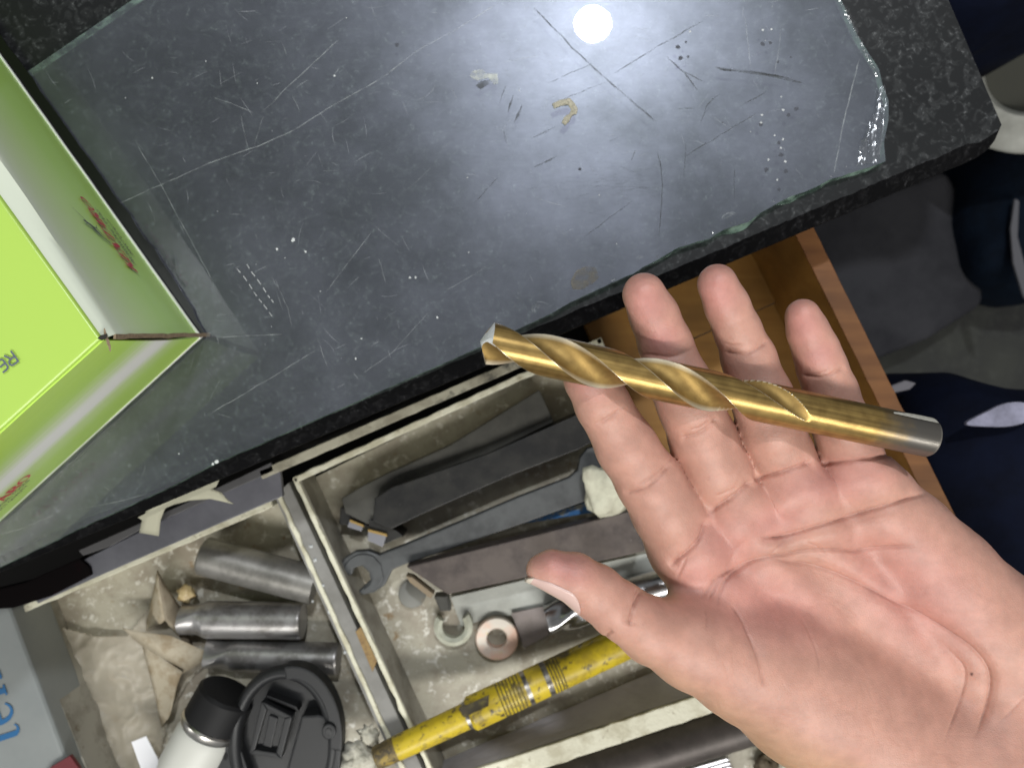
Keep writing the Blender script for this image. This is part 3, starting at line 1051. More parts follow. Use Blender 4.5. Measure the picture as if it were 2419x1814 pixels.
# upside-down lettering on the lid
RE = [([(0, 0), (0, 1)], 0.13), ([(-0.065, 0.94), (0.42, 0.94)], 0.13), (arc(0.42, 0.72, 0.20, 0.22, 90, -90, 8), 0.13), ([(0.42, 0.50), (0.04, 0.50)], 0.13), ([(0.30, 0.50), (0.60, 0.0)], 0.13),
      ([(1.40, 0.94), (1.10, 0.94)] + arc(1.10, 0.72, 0.26, 0.22, 90, 180, 6) + [(0.84, 0.28)] + arc(1.10, 0.28, 0.26, 0.22, 180, 270, 6) + [(1.40, 0.06)], 0.13), ([(0.86, 0.50), (1.34, 0.50)], 0.13)]
V, Fc = stroke_faces(RE)
rp = W(26, 829, DBT - 0.0020)
upv = (W(45, 855, DBT) - W(26, 829, DBT)); upv.z = 0
upv.normalize()
rtv = Vector((upv.y, -upv.x, 0))
put_flat('lid_lettering', V, Fc, rp, rtv * 0.0052, upv * 0.0052, 0.0002, M_grey, carton)

# ------------------------------------------------------------------ open wooden drawer
def line_pts(p, q, step=30, jit=0.0, seed=0.0):
    n_ = max(1, int(math.hypot(q[0] - p[0], q[1] - p[1]) / step))
    return [(p[0] + (q[0] - p[0]) * i / n_ + jit * mnoise.noise(Vector((i * 0.8, seed, 1))), p[1] + (q[1] - p[1]) * i / n_ + jit * mnoise.noise(Vector((i * 0.8, seed, 5)))) for i in range(n_ + 1)]


def wall(p, q, d_top, height, thick_px, bevel=0.0008, jit=0.0, seed=0.0, lean=0.0):
    """upright board: its top outer line runs p->q (px at depth d_top); thickness to the right of p->q"""
    dx, dy = q[0] - p[0], q[1] - p[1]
    l = math.hypot(dx, dy)
    nx, ny = -dy / l * thick_px, dx / l * thick_px
    a = line_pts(p, q, 26, jit, seed)
    b_ = [(x_ + nx + jit * mnoise.noise(Vector((i * 0.9, seed, 11))), y_ + ny + jit * mnoise.noise(Vector((i * 0.9, seed, 17)))) for i, (x_, y_) in enumerate(line_pts(p, q, 26))]
    loop = a + b_[::-1]
    top_ = [W(x_, y_, d_top) for x_, y_ in loop]
    bot_ = [t_ - Vector((0, 0, height)) for t_ in top_]
    bm = bmesh.new()
    n_ = len(a)
    A = [bm.verts.new(v) for v in top_]; B_ = [bm.verts.new(v) for v in bot_]
    for i in range(n_ - 1):
        k, k2 = 2 * n_ - 1 - i, 2 * n_ - 2 - i
        bm.faces.new((A[i], A[i + 1], A[k2], A[k]))
        bm.faces.new((B_[i + 1], B_[i], B_[k], B_[k2]))
    for i in range(2 * n_):
        j = (i + 1) % (2 * n_)
        bm.faces.new((A[j], A[i], B_[i], B_[j]))
    bmesh.ops.recalc_face_normals(bm, faces=bm.faces)
    if bevel:
        es = [e for e in bm.edges if e.calc_face_angle(0) > R(60)]
        bmesh.ops.bevel(bm, geom=es, offset=bevel, segments=2, affect='EDGES', profile=0.5)
    return bm


def wood_mat(name, c0, c1, rot, rough=0.45):
    m_ = bpy.data.materials.new(name)
    m_.use_nodes = True
    t_ = m_.node_tree
    b_ = t_.nodes['Principled BSDF']; b_.inputs['Roughness'].default_value = rough
    co_ = t_.nodes.new('ShaderNodeTexCoord')
    mp_ = t_.nodes.new('ShaderNodeMapping'); mp_.inputs['Rotation'].default_value = (0, 0, rot); mp_.inputs['Scale'].default_value = (14, 130, 60)
    t_.links.new(co_.outputs['Object'], mp_.inputs[0])
    n_ = t_.nodes.new('ShaderNodeTexNoise'); n_.inputs['Scale'].default_value = 1; n_.inputs['Detail'].default_value = 6; n_.inputs['Distortion'].default_value = 0.6
    t_.links.new(mp_.outputs[0], n_.inputs['Vector'])
    cr = t_.nodes.new('ShaderNodeValToRGB')
    cr.color_ramp.elements[0].position = 0.3; cr.color_ramp.elements[0].color = (*c0, 1)
    cr.color_ramp.elements[1].position = 0.72; cr.color_ramp.elements[1].color = (*c1, 1)
    t_.links.new(n_.outputs['Fac'], cr.inputs[0])
    n3 = t_.nodes.new('ShaderNodeTexNoise'); n3.inputs['Scale'].default_value = 35; n3.inputs['Detail'].default_value = 6
    t_.links.new(co_.outputs['Object'], n3.inputs['Vector'])
    mr_ = t_.nodes.new('ShaderNodeMapRange'); mr_.inputs[1].default_value = 0.3; mr_.inputs[2].default_value = 0.7; mr_.inputs[3].default_value = 0.72; mr_.inputs[4].default_value = 1.1
    t_.links.new(n3.outputs['Fac'], mr_.inputs[0])
    sc = t_.nodes.new('ShaderNodeVectorMath'); sc.operation = 'SCALE'
    t_.links.new(cr.outputs[0], sc.inputs[0]); t_.links.new(mr_.outputs[0], sc.inputs['Scale'])
    t_.links.new(sc.outputs[0], b_.inputs['Base Color'])
    return m_


M_wood = wood_mat('amber_varnished_wood', (0.235, 0.108, 0.017), (0.30, 0.150, 0.030), R(67), 0.5)
M_wood_rim = wood_mat('worn_wood_rim', (0.14, 0.052, 0.012), (0.23, 0.095, 0.026), R(67), 0.55)
M_creamb = mat('cream_painted_board', (0.40, 0.38, 0.29), 0.6, noise=[(50, (0.24, 0.22, 0.16), 0.42, 0.62), (60, (0.05, 0.045, 0.035), 0.55, 0.66)])
drawer = thing('wooden_drawer', 'open amber wooden drawer pulled out below the counter and holding the cream tray', 'drawer', W(1600, 1300, 0.60))
RIM = 0.452
obj('side_board', wall((1913, 522), (2590, 1898), RIM + 0.0015, 0.0835, 44, 0.0008, 1.0, 2.0), M_wood, drawer)
obj('rim_cap', wall((1915, 522), (2592, 1898), RIM, 0.0014, 46, 0.0005, 1.4, 2.0), M_wood_rim, drawer)
btop = [W(a, b_, 0.5385) for a, b_ in ((400, 1342), (1842, 712), (2352, 1750), (1500, 2400), (800, 2700))]
obj('bottom_board', prism_bm(btop, [p - Vector((0, 0, 0.006)) for p in btop]), M_wood, drawer)
btop = [W(a, b_, 0.5330) for a, b_ in ((1434, 887), (1842, 710), (1790, 590), (1382, 768))]
obj('rear_board', prism_bm(btop, [p - Vector((0, 0, 0.012)) for p in btop]), M_wood, drawer)
obj('gap_shade_board', prism_bm([W(a, b_, 0.56) for a, b_ in ((300, 1330), (-300, 1590), (-300, 1240), (1300, 560), (1480, 860))], [W(a, b_, 0.56) - Vector((0, 0, 0.01)) for a, b_ in ((300, 1330), (-300, 1590), (-300, 1240), (1300, 560), (1480, 860))]), mat('gap_shade_dark', (0.020, 0.018, 0.016), 0.8), drawer)  # near-black board added for the shade in the gap under the counter edge
# cream rail of the cabinet just below the counter edge and grey runner
rail = thing('cabinet_rail', 'cream painted rail with worn edge between the counter edge and the tray', 'rail', W(950, 960, 0.47))
obj('rail_board', wall((610, 1112), (1330, 800), 0.4640, 0.012, 22, 0.0006, 1.6, 6.0), M_creamb, rail)
M_runner = mat('grey_painted_steel', (0.085, 0.085, 0.10), 0.42, noise=(30, (0.13, 0.13, 0.15), 0.4, 0.7))
run_ = thing('drawer_runner', 'smooth grey painted metal strip between the counter edge and the left compartment', 'metal strip', W(420, 1240, 0.47))
obj('strip', slab([(60, 1392), (205, 1318), (420, 1210), (660, 1098), (668, 1172), (230, 1362), (90, 1425)], 0.4700, 0.004, 0.0005), M_runner, run_)
obj('upper_strip', slab([(185, 1300), (420, 1196), (640, 1092), (648, 1112), (330, 1252), (260, 1290), (196, 1312)], 0.4640, 0.003, 0.0004), mat('dark_grey_steel', (0.07, 0.068, 0.07), 0.5), run_)
M_mtape = mat('masking_tape', (0.46, 0.45, 0.34), 0.75, bump=(900, 0.3, 0.0004))
# curled masking tape end
bm = bmesh.new()
cl = [(352, 1262, 0.4560), (358, 1225, 0.4490), (372, 1196, 0.4460), (405, 1176, 0.4450), (440, 1168, 0.4440), (490, 1163, 0.4430), (530, 1175, 0.4460), (546, 1186, 0.4490)]
hw_ = [23, 21, 18, 15, 14, 15, 12, 4]
A, B_ = [], []
for i, (a, b_, d) in enumerate(cl):
    t = i / (len(cl) - 1)
    ang = R(100) * (1 - t) ** 0.5 if i < 3 else R(-62)
    off = (hw_[i], 4) if i < 3 else (7, hw_[i])
    A.append(bm.verts.new(W(a - off[0], b_ - off[1], d))); B_.append(bm.verts.new(W(a + off[0], b_ + off[1], d + 0.002)))
for i in range(len(cl) - 1):
    bm.faces.new((A[i], A[i + 1], B_[i + 1], B_[i]))
bmesh.ops.subdivide_edges(bm, edges=bm.edges[:], cuts=2, use_grid_fill=True, smooth=0.6)
bmesh.ops.recalc_face_normals(bm, faces=bm.faces)
o = obj('masking_tape', bm, M_mtape, None, smooth=True)
md = o.modifiers.new('thickness', 'SOLIDIFY'); md.thickness = 0.0004
tag(o, 'curled pale masking tape peeling from the counter edge above the grey strip', 'tape')
bm = slab([(325, 1222), (470, 1152), (520, 1128), (510, 1150), (400, 1196), (335, 1228)], 0.4290, 0.0004)
o2 = obj('stuck_end', bm, M_mtape, o)

# ------------------------------------------------------------------ tray
RT, FT = 0.500, 0.536       # depth of tray rim and tray floor
M_tfl = mat('stained_tray_floor', (0.41, 0.385, 0.305), 0.5, noise=[(55, (0.33, 0.30, 0.235), 0.45, 0.60), (16, (0.27, 0.235, 0.18), 0.50, 0.62), (150, (0.64, 0.62, 0.55), 0.56, 0.66), (90, (0.24, 0.15, 0.06), 0.62, 0.72), (420, (0.16, 0.13, 0.09), 0.66, 0.74)], bump=(260, 0.35, 0.001))
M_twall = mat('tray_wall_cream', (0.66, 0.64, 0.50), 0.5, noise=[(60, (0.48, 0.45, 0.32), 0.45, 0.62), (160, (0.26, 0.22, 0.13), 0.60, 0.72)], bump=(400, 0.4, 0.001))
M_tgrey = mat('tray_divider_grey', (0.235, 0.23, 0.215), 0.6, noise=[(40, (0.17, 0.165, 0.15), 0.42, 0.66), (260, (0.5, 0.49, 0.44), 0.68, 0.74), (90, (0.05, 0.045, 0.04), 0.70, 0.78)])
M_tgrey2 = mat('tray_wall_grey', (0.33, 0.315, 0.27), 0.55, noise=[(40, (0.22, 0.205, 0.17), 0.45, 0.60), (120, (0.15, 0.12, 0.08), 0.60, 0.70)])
tray = thing('cutlery_tray', 'grimy cream plastic tray with grey divider lying in the open drawer', 'tray', W(900, 1450, FT))


def rim_wall(name, p, q, thick, seed, mat_=M_twall, dt=RT, jit=2.6, ht=None):
    return obj(name, wall(p, q, dt, (FT - dt) if ht is None else ht, thick, 0.0007, jit, seed), mat_, tray)


flo = [(95, 1420), (640, 1184), (1420, 800), (1640, 1250), (1860, 1720), (1950, 1960), (180, 1990)]
ft = [W(a, b_, RT) for a, b_ in ((29, 1438), (655, 1170), (1418, 800), (1640, 1262), (1905, 1830), (2030, 2150), (330, 2230))]
fb = [Vector((p.x, p.y, CAM_Z - FT)) for p in ft]
bm = prism_bm(fb, [p - Vector((0, 0, 0.0015)) for p in fb])
obj('floor_panel', bm, M_tfl, tray)
rim_wall('left_wall', (29, 1440), (330, 2180), -15, 1.0)
rim_wall('rear_wall', (29, 1440), (640, 1181), 17, 2.0)
rim_wall('rear_wall', (690, 1128), (1420, 796), 15, 3.0)
rim_wall('right_wall', (1420, 796), (2030, 2120), 15, 4.0)
# divider: grey filled strip between two ragged cream rims
rim_wall('divider_rim', (652, 1170), (1010, 1960), -11, 5.0, jit=3.2)
rim_wall('divider_rim', (690, 1130), (1075, 1960), -12, 6.0, jit=3.2)
dv = [W(a, b_, RT + 0.0015) for a, b_ in ((649, 1172), (682, 1140), (1066, 1962), (1004, 1962))]
obj('divider_fill', prism_bm(dv, [Vector((p.x, p.y, CAM_Z - FT)) for p in dv]), M_tgrey, tray)
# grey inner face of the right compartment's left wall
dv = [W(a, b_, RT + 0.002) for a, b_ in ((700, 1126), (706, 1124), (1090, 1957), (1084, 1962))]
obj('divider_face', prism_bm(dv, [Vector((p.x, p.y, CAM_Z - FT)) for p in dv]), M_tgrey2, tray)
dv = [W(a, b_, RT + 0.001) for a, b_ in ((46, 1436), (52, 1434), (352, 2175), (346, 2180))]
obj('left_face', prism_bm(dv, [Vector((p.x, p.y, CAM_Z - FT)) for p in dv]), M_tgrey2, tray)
# front wall of the right compartment: pale sheet face and cream rim
rim_wall('front_wall', (1000, 1858), (1770, 1602), 50, 7.0, dt=0.506, jit=3.4)
M_sheet = mat('pale_grey_sheet', (0.36, 0.345, 0.365), 0.5, noise=[(40, (0.27, 0.26, 0.27), 0.45, 0.7), (220, (0.2, 0.17, 0.14), 0.68, 0.78)])
sq = [W(1000, 1816, 0.5300), W(1640, 1548, 0.5300), W(1772, 1597, 0.5075), W(1000, 1852, 0.5075)]
sh_bm = prism_bm(sq, [p - Vector((0, 0, 0.0012)) for p in sq])
subdivide_long(sh_bm, 0.012); rough_edges(sh_bm, 0.0007, 40, 2.0)
obj('sheet_face', sh_bm, M_sheet, tray)
# hot-glue lumps and chipped bits on the rims


def glob(name, px, py, d, r_px, m_, parent, seed, squash=0.6, amp=0.35, freq=2.2):
    bm = bmesh.new()
    bmesh.ops.create_icosphere(bm, subdivisions=3, radius=1)
    c = W(px, py, d); r = r_px * d / F
    for v in bm.verts:
        k = 1 + amp * mnoise.noise(v.co * freq + Vector((seed, 0, 0)))
        v.co = Vector((v.co.x * k * r, v.co.y * k * r, v.co.z * k * r * squash)) + c
    return obj(name, bm, m_, parent, smooth=True)


M_foam = mat('crumbly_filler', (0.58, 0.56, 0.47), 0.85, noise=(300, (0.40, 0.38, 0.30), 0.4, 0.65), bump=(700, 0.6, 0.001))
glob('filler_lump', 845, 1800, 0.497, 46, M_foam, tray, 1.0, 0.5, 0.6, 2.6)
glob('filler_lump', 870, 1738, 0.499, 24, M_foam, tray, 4.0, 0.4, 0.7, 2.6)
glob('filler_lump', 822, 1830, 0.495, 40, M_foam, tray, 9.0, 0.5, 0.6, 2.6)
M_rustchip = mat('rust_stain_chip', (0.30, 0.20, 0.08), 0.8, noise=(300, (0.18, 0.11, 0.05), 0.4, 0.7))
obj('rusty_patch', prism_bm([W(a, b_, RT - 0.0004) for a, b_ in ((840, 1492), (852, 1480), (890, 1560), (880, 1586))], [W(a, b_, RT + 0.012) for a, b_ in ((840, 1492), (856, 1478), (894, 1558), (880, 1586))]), M_rustchip, tray)
bms = bmesh.new()
for px, py, r_ in ((745, 1322, 5), (762, 1382, 5), (781, 1445, 7), (738, 1420, 3), (790, 1330, 4), (815, 1541, 4), (735, 1290, 5), (835, 1560, 4)):
    blob(bms, px, py, r_, 0.0008, RT + 0.0010)
o = obj('paint_splash', bms, M_white, tray); o['kind'] = 'stuff'

# ------------------------------------------------------------------ left: grey box, dark bundle
M_gbox = mat('grey_blister_pack', (0.225, 0.24, 0.235), 0.35, noise=(12, (0.18, 0.195, 0.195), 0.4, 0.7))
pack = thing('grey_package', 'smooth grey package with blue lettering beside the left end of the tray', 'package', W(20, 1650, 0.52))
obj('pack_body', slab([(-420, 1560), (0, 1432), (22, 1432), (165, 1814), (230, 1990), (-240, 2200)], 0.4880, 0.040, 0.003, 3), M_gbox, pack)
M_blue = mat('print_blue', (0.015, 0.105, 0.25), 0.4)
V, Fc, wd = serif_word('teko')
bo = W(54, 1746, 0.4876)
uu = (W(-33, 1560, 0.4876) - W(30, 1748, 0.4876)); uu.normalize()
vv = Vector((-uu.y, uu.x, 0))
for k, ch in enumerate('teko'):
    pass
put_flat('lettering', V, Fc, bo, uu * 0.0175, vv * 0.0175, 0.0003, M_blue, pack)
bm = slab([(118, 1812), (165, 1784), (186, 1814), (200, 1850), (90, 1850)], 0.4845, 0.003, 0.0005)
o = obj('red_strip', bm, mat('dark_red_plastic', (0.12, 0.015, 0.02), 0.4), None)
tag(o, 'dark red strip lying across the grey package at the bottom left', 'strip')
M_mar = mat('black_maroon_rubber', (0.003, 0.002, 0.0022), 0.8, noise=(40, (0.014, 0.003, 0.004), 0.5, 0.7), spec=0.06)
bm = slab([(-120, 1420), (60, 1375), (188, 1318), (212, 1340), (216, 1358), (120, 1408), (30, 1436), (0, 1438), (-120, 1490)], 0.4680, 0.010, 0.0006, 2)
o = obj('black_bundle', bm, M_mar, None)
tag(o, 'black and maroon wedge above the grey package at the left edge', 'wedge')


# ------------------------------------------------------------------ tools in the right compartment
def Z6(l):
    return [(750 + a / 2.765, 850 + b_ / 2.765) for a, b_ in l]


def Z7(l):
    return [(800 + a / 2.011, 1350 + b_ / 2.011) for a, b_ in l]


M_black = mat('blackened_steel', (0.009, 0.009, 0.009), 0.45, 0.1, spec=0.3, noise=[(60, (0.026, 0.025, 0.022), 0.4, 0.7), (500, (0.10, 0.10, 0.09), 0.66, 0.74)], bump=(400, 0.15, 0.0004))
M_dgrey = mat('grimy_dark_steel', (0.062, 0.060, 0.050), 0.5, 0.2, noise=[(40, (0.028, 0.027, 0.022), 0.4, 0.7), (400, (0.16, 0.15, 0.13), 0.66, 0.76)])
M_brown = mat('brown_oxide_steel', (0.095, 0.076, 0.066), 0.55, 0.2, noise=[(45, (0.050, 0.038, 0.034), 0.42, 0.62), (300, (0.24, 0.22, 0.20), 0.66, 0.76)])
M_wrench = mat('phosphated_steel', (0.075, 0.079, 0.080), 0.5, 0.3, noise=[(50, (0.045, 0.047, 0.048), 0.42, 0.62), (500, (0.2, 0.2, 0.2), 0.68, 0.76)])
M_insert = mat('carbide_insert', (0.22, 0.22, 0.24), 0.4, 0.5)
M_gtip = mat('gold_insert_edge', (0.36, 0.24, 0.08), 0.4, 0.6)


def holder(name, label, top_pts, d, h, m_, seat_pts, tip_pts):
    t_ = thing(name, label, 'tool holder', W(top_pts[0][0], top_pts[0][1], d + h))
    obj('shank', slab(top_pts, d, h, 0.0007), m_, t_)
    s_ = obj('insert_seat', slab(seat_pts, d + 0.006, h - 0.007, 0.0005), M_black, t_)
    obj('insert', slab(tip_pts, d + 0.004, 0.0045, 0.0003), M_insert, t_)
    e0, e1 = tip_pts[0], tip_pts[1]
    obj('insert_edge', slab([(e0[0], e0[1] - 1), (e1[0], e1[1] - 1), (e1[0] + 1, e1[1] + 5), (e0[0] + 1, e0[1] + 5)], d + 0.0036, 0.003), M_gtip, t_)
    return t_


holder('turning_tool_holder', 'rear dark grey turning tool holder below the tray\'s back rim',
       Z6([(155, 905), (290, 825), (480, 730), (860, 560), (1450, 195), (1545, 405), (1090, 625), (480, 900), (420, 1000), (330, 1075), (180, 1000)]), 0.512, 0.022, M_dgrey,
       Z6([(150, 960), (300, 1020), (330, 1090), (140, 1075)]), Z6([(210, 1045), (300, 1080), (285, 1120), (195, 1090)]))
holder('turning_tool_holder', 'black turning tool holder with gold-edged insert above the wrench',
       Z6([(372, 905), (480, 835), (1100, 620), (1720, 350), (1900, 300), (1900, 480), (1705, 585), (1250, 760), (700, 1000), (480, 1105), (360, 1050)]), 0.502, 0.031, M_black,
       Z6([(340, 1040), (480, 1090), (560, 1150), (420, 1210), (330, 1110)]), Z6([(330, 1108), (452, 1140), (425, 1222), (328, 1180)]))

# double open-ended wrench
def wrench_outline():
    hl = [(300 + 165 * math.cos(R(a)), 1385 + 142 * math.sin(R(a))) for a in (-52, -80, -110, -140, -165, -185)]
    left = hl + [(150, 1395), (225, 1408), (238, 1352), (290, 1345), (335, 1390), (345, 1440), (300, 1480), (262, 1515), (290, 1535), (370, 1520), (440, 1470), (470, 1410), (490, 1370), (560, 1340)]
    low = [(560, 1340), (900, 1225), (1300, 1085), (1690, 945), (1760, 920), (1800, 930)]
    rh = [(1850, 900), (1960, 800), (1975, 690), (1940, 600), (1850, 555), (1760, 580), (1715, 640), (1700, 720)]
    up = [(1640, 770), (1300, 900), (900, 1070), (560, 1210), (470, 1245)]
    return left[:-1] + low + rh + up


wr = thing('open_end_wrench', 'dark grey double open-end wrench lying between the black holder and the brown bar', 'wrench', W(1000, 1300, 0.52))
bm = slab(Z6(wrench_outline()), 0.5085, 0.0075)
bmesh.ops.triangulate(bm, faces=[f_ for f_ in bm.faces if len(f_.verts) > 4])
o = obj('wrench_body', bm, M_wrench, wr)
md = o.modifiers.new('soft', 'BEVEL'); md.width = 0.0012; md.segments = 2; md.limit_method = 'ANGLE'; md.angle_limit = R(50)
# raised jaw bosses
bj = [(300 + 128 * math.cos(R(a)), 1385 + 115 * math.sin(R(a))) for a in range(-60, -181, -15)]
bi = [(262, 1350), (300, 1338), (345, 1370), (362, 1420), (345, 1465), (300, 1500), (330, 1515), (400, 1480), (430, 1420), (415, 1340)]
obj('jaw_boss', slab(Z6(bj + [(200, 1370)] + bi), 0.5075, 0.002, 0.0004), M_wrench, wr)

M_bluep = mat('blue_plastic', (0.04, 0.16, 0.42), 0.4)
o = obj('blue_plastic_wedge', slab(Z6([(1180, 1080), (1470, 1010), (1740, 935), (1870, 930), (1850, 990), (1480, 1050), (1240, 1085)]), 0.5200, 0.006, 0.001), mat('blue_sheet', (0.05, 0.17, 0.40), 0.4, noise=(120, (0.35, 0.36, 0.30), 0.52, 0.6)), None)
tag(o, 'blue and white plastic strip under the right end of the wrench', 'plastic strip')
M_clothc = mat('cream_wad', (0.60, 0.59, 0.46), 0.85, noise=(120, (0.45, 0.43, 0.33), 0.4, 0.7), bump=(300, 0.4, 0.001))
o = glob('cream_wad', 1432, 1160, 0.500, 62, M_clothc, None, 3.0, 0.5, 0.5, 1.6)
tag(o, 'crumpled cream wad on the right jaw of the wrench beside the index finger', 'wad')

bar = thing('parting_tool_bar', 'long flat brown oxidised steel bar below the wrench, its end behind the thumb', 'steel bar', W(1000, 1350, 0.52))
obj('flat_bar', slab(Z6([(580, 1352), (1400, 1150), (2040, 990), (2160, 1200), (2135, 1252), (1500, 1390), (850, 1532)]), 0.5000, 0.016, 0.0010), M_brown, bar)
obj('end_nub', slab(Z6([(760, 1545), (850, 1536), (870, 1640), (800, 1640)]), 0.5130, 0.012, 0.0008), M_dgrey, bar)
M_rusty = mat('rusty_grey', (0.22, 0.17, 0.11), 0.7, noise=(120, (0.40, 0.27, 0.10), 0.5, 0.7))
obj('rusty_end', slab(Z6([(575, 1410), (620, 1420), (760, 1530), (740, 1560), (600, 1450)]), 0.5060, 0.010, 0.0006), M_rusty, bar)
o = obj('grey_disc', lathe(W(974, 1402, 0.536), W(974, 1402, 0.5300), [(0, 0.0), (0, 0.0093), (0.0035, 0.0093), (0.0040, 0.0088), (0.0040, 0)], 36), mat('grey_disc', (0.20, 0.20, 0.18), 0.6, noise=(90, (0.30, 0.20, 0.08), 0.58, 0.66)), None)
tag(o, 'small flat grey disc on the tray floor at the left end of the brown bar', 'disc')

M_paper = mat('pale_card', (0.46, 0.47, 0.43), 0.7, noise=(50, (0.36, 0.37, 0.34), 0.4, 0.7))
o = obj('pale_card', slab([(1064, 1410), (1300, 1355), (1560, 1300), (1640, 1380), (1480, 1420), (1290, 1440), (1150, 1462), (1090, 1480)], 0.5330, 0.0025, 0.0005), M_paper, None)
tag(o, 'pale grey card lying on the tray floor under the brown bar', 'card')
o = obj('mauve_paper', slab([(1208, 1448), (1282, 1432), (1300, 1470), (1296, 1500), (1238, 1530)], 0.5300, 0.0015, 0.0003), mat('mauve_paper', (0.30, 0.26, 0.25), 0.8, noise=(90, (0.22, 0.19, 0.18), 0.4, 0.7)), None)
tag(o, 'small mauve grey paper right of the copper ring', 'paper')


def end_mill(name, label, pa, pb, r_px, d, flute_len, m_, n_fl=4, twist=1.2, mats=None, group=None, cat='end mill'):
    """cutter: plain shank and a fluted end at pa"""
    a, b_ = W(pa[0], pa[1], d), W(pb[0], pb[1], d)
    r = r_px * d / F
    x_, y_, z_ = frame_from(a, b_)
    L_ = (b_ - a).length
    NA_, NZ_ = 72, 90
    bm = bmesh.new()
    rg = []
    for j in range(NZ_ + 1):
        z = L_ * j / NZ_
        fade = max(0, min(1, (flute_len - z) / (0.35 * flute_len)))
        row = []
        for i in range(NA_):
            an = 2 * math.pi * i / NA_
            ph = (an + twist * z / r * 0.55) * n_fl
            s_ = 0.5 + 0.5 * math.cos(ph)
            rr = r * (1 - 0.20 * fade * (s_ ** 0.7))
            if j == NZ_:
                rr *= 0.95
            row.append(bm.verts.new(a + z_ * z + x_ * rr * math.cos(an) + y_ * rr * math.sin(an)))
        rg.append(row)
    for j in range(NZ_):
        for i in range(NA_):
            k = (i + 1) % NA_
            bm.faces.new((rg[j][i], rg[j][k], rg[j + 1][k], rg[j + 1][i]))
    bm.faces.new(rg[0]); bm.faces.new(rg[-1][::-1])
    bmesh.ops.recalc_face_normals(bm, faces=bm.faces)
    o_ = obj(name, bm, m_, None)
    sharp(o_, 40)
    tag(o_, label, cat, group)
    return o_


M_silver = mat('bright_tool_steel', (0.52, 0.52, 0.53), 0.24, 1.0, noise=(90, (0.34, 0.33, 0.32), 0.45, 0.7))
M_dsteel = mat('dull_tool_steel', (0.38, 0.37, 0.365), 0.38, 0.80, noise=[(60, (0.22, 0.21, 0.20), 0.45, 0.60), (400, (0.60, 0.59, 0.57), 0.66, 0.74)])
end_mill('end_mill', 'bright silver end mill with fluted tip behind the thumb', (1292, 1462), (1690, 1345), 40, 0.5240, 0.030, M_silver)
end_mill('end_mill', 'middle of three grey steel cutters in the left compartment', (432, 1462), (716, 1466), 43, 0.5210, 0.016, M_dsteel, 2)
end_mill('end_mill', 'lowest of three steel cutters in the left compartment, beside the black cap', (490, 1545), (800, 1556), 37, 0.5225, 0.018, M_dsteel, 3)
a, b_ = W(478, 1312, 0.5130), W(745, 1382, 0.5130)
r0 = 45 * 0.513 / F
o = obj('steel_rod', lathe(a, b_, [(0, 0), (0, r0 * 0.90), (0.0012, r0), ((b_ - a).length, r0), ((b_ - a).length, 0)], 48), mat('grey_rod_steel', (0.27, 0.26, 0.24), 0.42, 0.6, noise=[(60, (0.15, 0.145, 0.13), 0.42, 0.66), (400, (0.3, 0.29, 0.27), 0.66, 0.76)]), None)
tag(o, 'thick plain grey steel rod leaning at the back of the left compartment', 'rod')
sharp(o, 40)

# copper ring
def ring_obj(name, px, py, d, ro, ri, h, m_, n_=56):
    c = W(px, py, d)
    s_ = d / F
    ro, ri = ro * s_, ri * s_
    ch = 0.0009
    prof = [(ri, -h), (ro - ch, -h), (ro, -h + ch), (ro, -ch), (ro - ch, 0), (ri + ch, 0), (ri, -ch)]
    bm = bmesh.new()
    rg = []
    for k in range(n_):
        a_ = 2 * math.pi * k / n_
        rg.append([bm.verts.new(c + Vector((r_ * math.cos(a_), r_ * math.sin(a_), z_))) for r_, z_ in prof])
    m0 = len(prof)
    for k in range(n_):
        k2 = (k + 1) % n_
        for i in range(m0):
            j = (i + 1) % m0
            bm.faces.new((rg[k][i], rg[k][j], rg[k2][j], rg[k2][i]))
    bmesh.ops.recalc_face_normals(bm, faces=bm.faces)
    o_ = obj(name, bm, m_, None)
    sharp(o_, 30)
    return o_


M_cop = mat('passivated_copper', (0.68, 0.45, 0.35), 0.40, 0.25, noise=[(60, (0.62, 0.57, 0.50), 0.42, 0.60), (130, (0.60, 0.53, 0.28), 0.58, 0.72)])
o = ring_obj('copper_ring', 1174, 1509, 0.5275, 51, 23, 0.0080, M_cop)
tag(o, 'thick copper coloured ring above the yellow boring bar', 'ring')
# broken pale ring segment
bm = bmesh.new()
rg = []
for k in range(26):
    a_ = R(-40 + 250 * k / 25)
    j = 0.10 * mnoise.noise(Vector((k * 0.5, 2, 0)))
    c = W(1071, 1480, 0.527); s_ = 0.527 / F
    ro, ri = (46 + 5 * j) * s_, (27 - 8 * j) * s_
    dirv = Vector((math.cos(a_), -math.sin(a_), 0))
    rg.append([bm.verts.new(c + dirv * ri), bm.verts.new(c + dirv * (ri * 0.55 + ro * 0.45) + Vector((0, 0, 0.0022 + 0.002 * j))), bm.verts.new(c + dirv * ro), bm.verts.new(c + dirv * ro - Vector((0, 0, 0.006))), bm.verts.new(c + dirv * ri - Vector((0, 0, 0.006)))])
for k in range(25):
    for i in range(5):
        j = (i + 1) % 5
        bm.faces.new((rg[k][i], rg[k][j], rg[k + 1][j], rg[k + 1][i]))
bm.faces.new(rg[0]); bm.faces.new(rg[-1][::-1])
bmesh.ops.recalc_face_normals(bm, faces=bm.faces)
o = obj('broken_ring', bm, mat('pale_rubber', (0.50, 0.51, 0.42), 0.6, noise=(160, (0.36, 0.36, 0.28), 0.4, 0.7)), None)
tag(o, 'broken pale ring segment open at the top left of the copper ring', 'broken ring')

